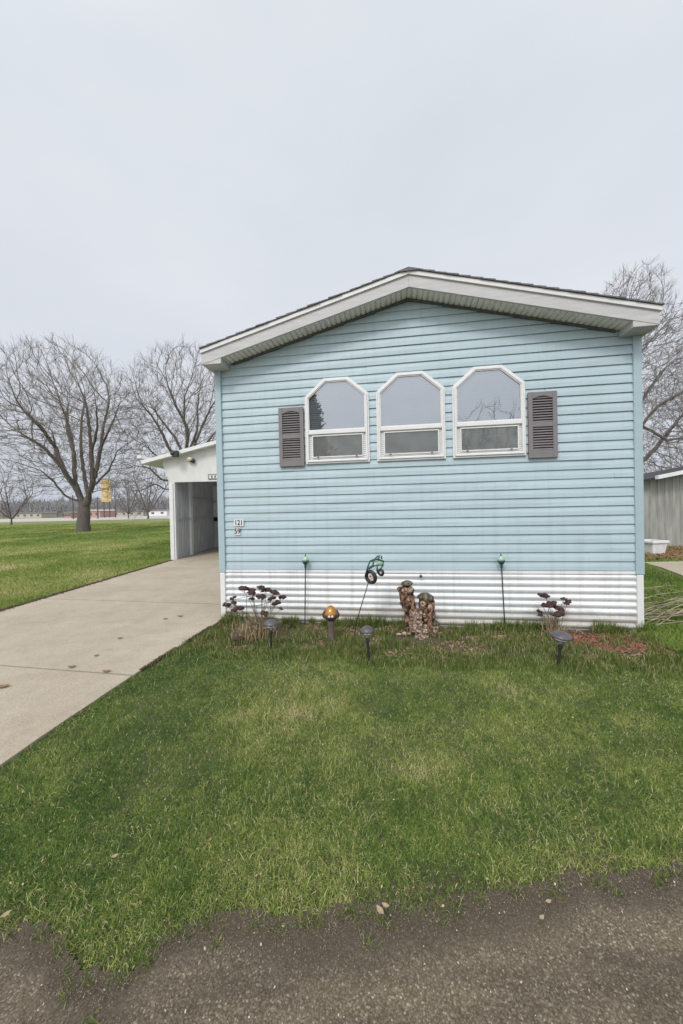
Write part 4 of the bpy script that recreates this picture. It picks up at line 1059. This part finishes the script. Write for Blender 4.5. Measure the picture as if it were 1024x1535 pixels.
sedum('large dried flower clump with dark flat heads at the left end of the bed', 383, 955,
      [(364, 882, 14, .0), (378, 884, 10, .05), (391, 881, 12, -.02), (399, 884, 12, .03), (378, 889, 12, -.04), (393, 895, 13, -.08), (412, 888, 12, 0), (408, 897, 10, .05), (423, 896, 11, .04), (415, 904, 11, 0),
       (349, 897, 9, .04), (340, 908, 11, 0), (350, 904, 8, -.03), (357, 912, 14, -.05), (421, 913, 6, 0), (398, 920, 10, -.06), (378, 898, 7, .03), (359, 958, 12, -.15), (371, 960, 8, -.1)], 26, 420, .10)
sedum('small dried flower clump with brown flat heads near the right end', 829, 952,
      [(817, 893, 16, 0), (823, 905, 16, .02), (846, 898, 8, .05), (851, 903, 9, .03), (838, 912, 14, 0), (836, 920, 14, -.05), (808, 917, 9, .02), (809, 923, 7, -.02)], 8, 90, .05)
# wire ring support
p = gnd(378, 950); e = empty('plant_support', tuple(p), 'thin wire ring on legs round the dried flower clump', 'plant support')
b = MB(); rz_ = at(378, 901, p.y).z; b.torus((0, 0, rz_), (0, 0, 1), .22, .003, 28, 5); b.build('ring', M['black'], e)
b = MB()
for k in range(4):
    a = k * math.pi / 2 + .5; b.tube([(.22 * math.cos(a), .22 * math.sin(a), -.03), (.22 * math.cos(a), .22 * math.sin(a), rz_)], .0028, 5)
b.build('leg', M['black'], e)

# canes lying by the right corner
p = Vector((3.36, 4.12, 0)); e = None
b = MB()
for k in range(26):
    s0 = Vector((rnd.uniform(-.12, .1), rnd.uniform(-.25, .35), rnd.uniform(0, .10))); L_ = rnd.uniform(.5, 1.7); el = rnd.uniform(.0, .22) if k < 21 else rnd.uniform(.2, .36)
    a = rnd.uniform(-.55, .35); d = Vector((math.cos(a), math.sin(a), 0)); P = []; ph = rnd.uniform(1.0, 2.6)
    for i in range(7):
        t = i / 6; P.append(s0 + d * L_ * t + Vector((0, rnd.uniform(-.012, .012), max(.01 - s0.z, el * math.sin(min(1, t * 1.1) * ph) * (1 if k % 3 else 1.2)) + rnd.uniform(-.008, .008))))
    b.tube(P, [.0042, .004, .0038, .0034, .003, .0022, .001], 5)
    for i in (2, 4):
        b.tube([P[i], P[i] + d * .2 + Vector((0, rnd.uniform(-.12, .12), rnd.uniform(-.03, .07)))], [.002, .001], 4)
o = b.build('dry_canes', M['cane']); o.location = p; tag(o, 'bundle of pale dry canes leaning out from the right corner of the home', 'canes')

# ------------------------------------------------------------------ leaves, mulch, gravel (uncountable litter)
def chips(name, P, size, m, z0=.0, thick=.3, label='', cat='', asp=2.2, tilt=.5):
    n = len(P); s = size; a = rs.rand(n) * 6.283; ti = rs.normal(0, tilt, n); tj = rs.normal(0, tilt, n)
    dx = np.stack([np.cos(a), np.sin(a), np.sin(ti)], 1); dy = np.stack([-np.sin(a), np.cos(a), np.sin(tj)], 1)
    c_ = np.stack([P[:, 0], P[:, 1], z0 + rs.rand(n) * .012], 1); l = s[:, None] * .5; w = s[:, None] * .5 / asp
    up = np.array([0, 0, 1.]) * (s[:, None] * thick * .5)
    V = np.stack([c_ - dx * l, c_ - dy * w + up, c_ + dx * l, c_ + dy * w - up * .3, c_ + up * 1.2], 1)
    F = np.array([[0, 1, 4], [1, 2, 4], [2, 3, 4], [3, 0, 4]])
    lo = (np.arange(n)[:, None, None] * 5 + F[None]).reshape(-1)
    o = np_mesh(name, V.reshape(-1, 3), lo, np.full(n * 4, 3), m); tag(o, label, cat, kind='stuff'); return o
def gndz(X, Y): return gz(X, Y) 
def in_front(n, u0, u1, v0, v1):
    u = rs.uniform(u0, u1, n); v = rs.uniform(v0, v1, n)
    return np.stack([HX + ca * u - sa * v, HY + sa * u + ca * v], 1)
P = in_front(12000, 3.62, 4.66, -.68, -.16); q = fbm(P[:, 0], P[:, 1], 3)
ed = np.minimum(np.minimum((house_u(P[:, 0], P[:, 1]) - 3.62) / .25, (house_v(P[:, 0], P[:, 1]) + .68) / .25), 1)
P = P[(q * .8 + ed * .6) > .62]
chips('mulch', P, rs.uniform(.012, .035, len(P)), M['mulch'], -.006, label='red brown bark mulch at the right end of the bed', cat='mulch')
P = in_front(11000, 0, 4.6, -.95, -.04); q = fbm(P[:, 0], P[:, 1], 2.5); P = P[q > .38]
chips('leaf_litter', P, rs.uniform(.010, .034, len(P)), M['leaf'], -.006, label='brown leaf litter in the bed along the skirting', cat='leaves', asp=1.6)
P = in_front(2600, 0, 4.6, -.95, -.04); q = fbm(P[:, 0], P[:, 1], 2.5); P = P[q > .45]
chips('leaf_litter', P, rs.uniform(.008, .022, len(P)), M['pale_leaf'], .002, label='pale dry leaf scraps scattered over the bed', cat='leaves', asp=1.8)
n = 3000; P = np.stack([rs.uniform(6.9, 11, n), rs.uniform(8.4, 10.5, n)], 1)
P = P[fbm(P[:, 0], P[:, 1], .9) > .42]
chips('leaf_litter', P, rs.uniform(.04, .10, len(P)), M['mulch'], .02, label='reddish brown leaves piled near the metal shed', cat='leaves', asp=1.6, thick=.6)
# gravel on the street and its edge
n = 12000; X = rs.uniform(-1.4, 1.6, n); Y = edge_y(X) + .01 - rs.exponential(.13, n); k = (Y > .8)
P = np.stack([X[k], Y[k]], 1)
chips('gravel', P, np.minimum(.009, rs.lognormal(math.log(.0028), .4, len(P))), mat('gravel_grey', (.17, .145, .115), .9, .6, 90), .006, .8, 'fine loose gravel along the street edge', 'gravel', 1.3)
P = np.stack([rs.uniform(-1.3, 1.5, 150), rs.uniform(.85, 1.28, 150)], 1)
P = P[P[:, 1] < edge_y(P[:, 0])]
chips('gravel', P, rs.uniform(.003, .008, len(P)), mat('gravel_pale', (.46, .42, .35), .8, .2, 50), .008, .8, 'scattered pale pebbles on the asphalt', 'gravel', 1.3)
# crumbs of soil along the drive edge
n = 5000; Y = rs.uniform(1.9, 4.5, n); Y = Y[fbm(Y * 0 + 3, Y, 2.5) > .5]; n = len(Y); X = drive_x(Y) + rs.normal(0, .010, n)
chips('soil_crumbs', np.stack([X, Y], 1), rs.uniform(.004, .013, n), mat('soil', (.075, .052, .035), .95, .4, 80), .008, .8, 'dark soil crumbs along the lawn side of the drive', 'soil', 1.3)
n = 5000; Y = 5.0 + 5.2 * rs.rand(n) ** 1.3; X = -4.93 + .021 * (Y - 5) + rs.normal(0, .03, n)
chips('soil_crumbs', np.stack([X, Y], 1), rs.uniform(.01, .03, n), bpy.data.materials['soil'], .006, .8, 'dark soil line along the far edge of the drive', 'soil', 1.3)
# individual leaves lying about
def leaf(x, y, size, m, lab, z=0.0, rz=0):
    p = gnd(x, y, z); e = MB(); nn = 6
    vs = []
    for i in range(nn + 1):
        t = i / nn; w = size * .28 * math.sin(math.pi * (t * .92 + .04)); xx = (t - .5) * size; zz = .25 * size * (t - .5) ** 2 * 3
        vs += [(xx, -w, zz + w * .4), (xx, 0, zz), (xx, w * .9, zz + w * .55)]
    fs = []
    for i in range(nn):
        for j in range(2): fs.append((3 * i + j, 3 * i + j + 1, 3 * i + j + 4, 3 * i + j + 3))
    e.add(vs, fs); o = e.build('fallen_leaf', m); o.location = p; o.rotation_euler = (0, 0, rz); tag(o, lab, 'leaf', 'fallen leaves'); return o
leaf(570, 1366, .034, M['pale_leaf'], 'curled tan leaf at the street edge near the middle', .035, -.9)
leaf(578, 1358, .026, M['pale_leaf'], 'upper tan leaf of the pair at the street edge', .04, -.4)
leaf(172, 1284, .026, M['pale_leaf'], 'small pale leaf on the near left grass', .05, .5)
leaf(812, 1376, .022, M['pale_leaf'], 'small pale leaf on the dirt strip at right', .015, .5)
leaf(8, 1372, .03, M['pale_leaf'], 'tan leaf at the left photo edge', .03, .8)
leaf(822, 1352, .022, M['pale_leaf'], 'tan leaf above the dirt strip at right', .03, .2)
leaf(5, 1030, .09, M['leaf'], 'brown leaf on the nearest drive slab at left', .018, .3)
leaf(108, 1000, .07, M['leaf'], 'brown leaf just above the near drive joint', .018, .2)
leaf(160, 1007, .07, M['leaf'], 'brown leaf at the near joint beside the lawn', .018, .1)
leaf(145, 983, .05, M['leaf'], 'brown leaf alone on the middle drive slab', .018, 1.1)
leaf(180, 957, .06, M['leaf'], 'brown leaf farther up the middle drive slab', .018, .6)
leaf(248, 928, .06, M['leaf'], 'left leaf of the row near the home corner', .018, .3)
leaf(270, 924, .07, M['leaf'], 'right leaf of the row near the home corner', .018, .1)

# ------------------------------------------------------------------ grass
def blades(name, P, L_, W, lean, tint, m, label, z0=None, curl=1.0):
    n = len(P); a = rs.rand(n) * 6.283; f_ = rs.rand(n) * 6.283
    z = gndz(P[:, 0], P[:, 1]) if z0 is None else np.full(n, z0)
    B = np.stack([P[:, 0], P[:, 1], z], 1)
    d = np.stack([np.cos(a), np.sin(a), np.zeros(n)], 1); s = np.stack([np.cos(f_), np.sin(f_), np.zeros(n)], 1)
    up = np.array([0, 0, 1.0])
    l1 = lean * .55; l2 = lean * (1 + .8 * curl * rs.rand(n))
    m1 = B + (up * np.cos(l1)[:, None] + d * np.sin(l1)[:, None]) * (L_ * .5)[:, None]
    t = m1 + (up * np.cos(l2)[:, None] + d * np.sin(l2)[:, None]) * (L_ * .5)[:, None]
    w = (W * .5)[:, None]
    V = np.stack([B - s * w, B + s * w, m1 + s * w * .8, m1 - s * w * .8, t], 1).reshape(-1, 3)
    i = np.arange(n)[:, None] * 5
    lo = np.concatenate([i + np.array([[0, 1, 2, 3]]), i + np.array([[3, 2, 4]])], 1).ravel()
    sz = np.tile([4, 3], n)
    tt = np.repeat(tint, 5)
    o = np_mesh(name, V, lo, sz, m, {'tint': tt}); tag(o, label, 'grass', kind='stuff'); return o
def tint_near(X, Y):
    n = len(X)
    t = .165 + .50 * (fbm(X, Y, 1.3) - .45) + .42 * (fbm(X, Y, 5.5) - .5) + .30 * (vnoise(X, Y, 24.) - .5) + rs.normal(0, .16, n)
    for (cx_, cy_, r_, a_) in ((-.30, 2.55, .55, .24), (.45, 1.95, .34, .40), (.9, 2.4, .55, .20), (1.6, 2.2, .6, .08), (-.5, 1.45, .35, .10), (-1.4, 2.9, .5, -.10), (-.35, 2.42, .06, .35), (.42, 1.9, .10, .28)):
        t += .8 * a_ * np.exp(-((X - cx_) ** 2 + (Y - cy_) ** 2) / r_ ** 2)
    straw = rs.rand(n) < (.05 + .10 * np.clip(fbm(X, Y, 2.2) * 2 - .8, 0, 1)); t = np.where(straw, rs.uniform(.7, 1.0, n), t)
    d = Y - edge_y(X)                                   # drier towards the street
    t += .16 * np.exp(-np.clip(d, 0, 9) / .10) 
    return np.clip(t, 0, 1)
# near lawn
n = 800000; Y = 1.0 + 4.0 * rs.rand(n) ** 1.9; X = -2.0 + rs.rand(n) * (2.0 + 1.05 * Y + .35)
dn = edge_y(X) - .03
keep = (Y > dn + .035 * (rs.rand(n) - .5)) & (X > drive_x(Y) - .03 * rs.rand(n)) & (X > -1.02 * Y - .2)
hv = house_v(X, Y); hu = house_u(X, Y)
bedf = np.clip((hv + .95) / .25, 0, 1) * ((hu > 0) & (hu < 4.75)).astype(float)      # thinner inside the bed
red = ((hu > 3.7) & (hu < 4.6) & (hv > -.60)).astype(float)
keep &= ~((hv > -.03) & (hu > -.1) & (hu < 4.85)) & (rs.rand(n) > bedf * .80 + red * .16)
ed = np.clip((Y - dn) / .28, 0, 1); keep &= rs.rand(n) < .06 + .94 * np.clip(ed ** .7 * (.35 + 1.3 * fbm(X, Y, 9)), 0, 1)
thin = fbm(X, Y, 3.2); keep &= rs.rand(n) < np.clip(.35 + 1.3 * thin, 0, 1)
X, Y = X[keep], Y[keep]; hvk = hv[keep]; n = len(X); print('near blades', n)
Lb = rs.uniform(.012, .036, n) * (.50 + 1.0 * fbm(X, Y, 7.)) * (.75 + .6 * fbm(X, Y, 2.5)) * (1 + .25 * np.clip((Y - 2.5) / 1.5, 0, 1))
Wb = rs.uniform(.0014, .0030, n) * (1 + .28 * np.clip(Y - 2, 0, 3))
blades('grass', np.stack([X, Y], 1), Lb, Wb, np.abs(rs.normal(1.15, .38, n)), tint_near(X, Y), M['grass'], 'mown front lawn between street, drive and home')
cx_ = rs.uniform(-1.3, 1.5, 60); cy_ = edge_y(cx_) - rs.exponential(.025, 60)
cx2 = np.repeat(cx_, 26); cy2 = np.repeat(cy_, 26); n = len(cx2); P = np.stack([cx2 + rs.normal(0, .014, n), cy2 + rs.normal(0, .010, n)], 1)
blades('grass', P, rs.uniform(.015, .045, n), rs.uniform(.0015, .003, n), np.abs(rs.normal(1.2, .3, n)), np.clip(rs.normal(.35, .25, n), 0, 1), M['grass_dark'], 'thin straggling tufts rooted in the dirt at the street edge', z0=.006)
n = 900; Y = 1.05 + 3 * rs.rand(n) ** 1.5; X = -1.9 + rs.rand(n) * (1.9 + 1.05 * Y); k = (Y > edge_y(X) - .02) & (X > drive_x(Y)) & (house_v(X, Y) < -.8)
chips('leaf_litter', np.stack([X[k], Y[k]], 1), rs.uniform(.004, .011, k.sum()), M['straw'], .010, label='tiny dry leaf scraps caught in the lawn', cat='leaves', asp=1.6)
# longer pale curly blades here and there
n = 6000; Y = 1.1 + 2.6 * rs.rand(n) ** 1.5; X = -1.8 + rs.rand(n) * (1.9 + 1.05 * Y); k = (Y > edge_y(X)) & (X > drive_x(Y) + .05) & (fbm(X, Y, 2.2) > .5) & (house_v(X, Y) < -.9)
X, Y = X[k], Y[k]; n = len(X)
blades('grass', np.stack([X, Y], 1), rs.uniform(.04, .07, n), rs.uniform(.0018, .003, n), rs.uniform(.9, 1.6, n), rs.uniform(.4, .75, n), M['grass'], 'paler longer blades standing in the front lawn')
# taller rank grass in the bed and against the skirting
P1 = in_front(12000, 0.0, 4.72, -.16, -.025); P2 = in_front(22000, 0, 4.72, -.95, -.1); P3 = in_front(9000, -.05, 4.9, -1.15, -.78)
k1 = fbm(P1[:, 0], P1[:, 1], 5) > .42; k2 = fbm(P2[:, 0], P2[:, 1], 6) > .50; k3 = fbm(P3[:, 0], P3[:, 1], 4) > .40
P = np.concatenate([P1[k1], P2[k2], P3[k3]]); n = len(P)
Lb = np.concatenate([rs.uniform(.05, .155, k1.sum()) * (.6 + .8 * fbm(P1[k1, 0], P1[k1, 1], 6)), rs.uniform(.04, .09, k2.sum()), rs.uniform(.04, .085, k3.sum())])
blades('grass', P, Lb, rs.uniform(.003, .0065, n), np.abs(rs.normal(.35, .25, n)), np.clip(rs.normal(.22, .16, n) + (rs.rand(n) < .25) * .55, 0, 1), M['grass_dark'], 'taller rank grass in the bed along the skirting', curl=.8)
# right side of the home
n = 60000; Y = 3.2 + 7.5 * rs.rand(n) ** 1.4; X = 3.0 + rs.rand(n) * (Y * 1.05 - 2.0)
hu = house_u(X, Y); hv = house_v(X, Y)
pad = (Y > 6.1) & (Y < 8.2) & (X > 5.9 + (Y - 6.2) * .45)
k = ~((hu < 4.8) & (hv > -.05)) & ~pad & (X < Y * 1.0 + .3) & (Y < 10.8); X, Y = X[k], Y[k]; n = len(X)
blades('grass', np.stack([X, Y], 1), rs.uniform(.03, .07, n) * (1 + .08 * Y), rs.uniform(.004, .008, n) * (1 + .08 * Y), np.abs(rs.normal(.6, .3, n)),
       np.clip(.26 + .6 * (fbm(X, Y, 1.) - .5) + rs.normal(0, .14, n), 0, 1), M['grass'], 'grass strip between the home and the right drive')
# left lawn beyond the drive
n = 260000; Y = 4.6 + 45 * rs.rand(n) ** 2.0; X = -4.95 + .02 * (Y - 5) - rs.rand(n) * (Y * 1.0 - 4.0)
k = (X > -1.0 * Y - .3) & ~((Y > 10.2) & (Y < 13.9) & (X > -5.05)); X, Y = X[k], Y[k]; n = len(X)
t = .40 + .9 * (fbm(X, Y * .8, .45) - .48) + .35 * (fbm(X, Y, 2.) - .5) + rs.normal(0, .13, n)
t += .16 * np.exp(-((Y - 8.5 + .15 * (X + 8)) / 2.2) ** 2)
blades('grass', np.stack([X, Y], 1), rs.uniform(.025, .06, n) * (1 + .035 * Y), rs.uniform(.004, .008, n) * (1 + .10 * Y), np.abs(rs.normal(.85, .3, n)),
       np.clip(t, 0, 1), M['grass'], 'wide lawn left of the concrete drive', z0=-.008)

# ------------------------------------------------------------------ sky and sun
SUN_EL, SUN_AZ = R(48), R(-22)     # azimuth measured from straight behind the camera towards the left
sd = Vector((math.sin(SUN_AZ) * math.cos(SUN_EL), -math.cos(SUN_AZ) * math.cos(SUN_EL), math.sin(SUN_EL)))
w = bpy.data.worlds.new('World'); scene.world = w; w.use_nodes = True; nt = w.node_tree; nt.nodes.clear(); L = nt.links
out = N(nt, 'ShaderNodeOutputWorld')
sky = N(nt, 'ShaderNodeTexSky'); sky.sky_type = 'NISHITA'; sky.sun_disc = False; sky.sun_elevation = SUN_EL
sky.sun_rotation = math.atan2(sd.x, sd.y); sky.dust_density = 6; sky.air_density = 1.5
bg1 = N(nt, 'ShaderNodeBackground'); bg1.inputs['Strength'].default_value = 0.010; L.new(sky.outputs[0], bg1.inputs[0])
tc = N(nt, 'ShaderNodeTexCoord'); sp = N(nt, 'ShaderNodeSeparateXYZ'); L.new(tc.outputs['Generated'], sp.inputs[0])
r1 = ramp(nt, sp.outputs['Z'], [(0.0, (.60, .65, .74)), (.2, (.68, .715, .79)), (.45, (.74, .77, .83)), (.8, (.76, .80, .84))])
mp = N(nt, 'ShaderNodeMapping'); mp.inputs['Scale'].default_value = (1, 1, 2.4); L.new(tc.outputs['Generated'], mp.inputs[0])
cn = N(nt, 'ShaderNodeTexNoise', Scale=1.6, Detail=5, Roughness=.5); L.new(mp.outputs[0], cn.inputs['Vector'])
rc = ramp(nt, cn.outputs['Fac'], [(.3, (.92, .93, .95)), (.7, (1.05, 1.045, 1.03))])
mu = N(nt, 'ShaderNodeMixRGB', blend_type='MULTIPLY'); mu.inputs[0].default_value = 1; L.new(r1.outputs[0], mu.inputs[1]); L.new(rc.outputs[0], mu.inputs[2])
dot = N(nt, 'ShaderNodeVectorMath', operation='DOT_PRODUCT'); dot.inputs[1].default_value = sd; L.new(tc.outputs['Generated'], dot.inputs[0])
gl = ramp(nt, dot.outputs['Value'], [(.25, (1, 1, 1)), (1.0, (2.05, 2.0, 1.92))]); gl.color_ramp.interpolation = 'EASE'
mu2 = N(nt, 'ShaderNodeMixRGB', blend_type='MULTIPLY'); mu2.inputs[0].default_value = 1; L.new(mu.outputs[0], mu2.inputs[1]); L.new(gl.outputs[0], mu2.inputs[2])
bg2 = N(nt, 'ShaderNodeBackground'); bg2.inputs['Strength'].default_value = .96; L.new(mu2.outputs[0], bg2.inputs[0])
ad = N(nt, 'ShaderNodeAddShader'); L.new(bg1.outputs[0], ad.inputs[0]); L.new(bg2.outputs[0], ad.inputs[1]); L.new(ad.outputs[0], out.inputs[0])
sl = bpy.data.lights.new('sun', 'SUN'); sl.energy = 1.6; sl.angle = R(14); sl.color = (1, .965, .91)
so = bpy.data.objects.new('sun', sl); C.objects.link(so); so.rotation_euler = sd.to_track_quat('Z', 'Y').to_euler()

scene.render.engine = 'CYCLES'
scene.view_settings.view_transform = 'Standard'; scene.view_settings.look = 'None'; scene.view_settings.exposure = 0; scene.view_settings.gamma = 1
scene.cycles.max_bounces = 8; scene.cycles.transparent_max_bounces = 12
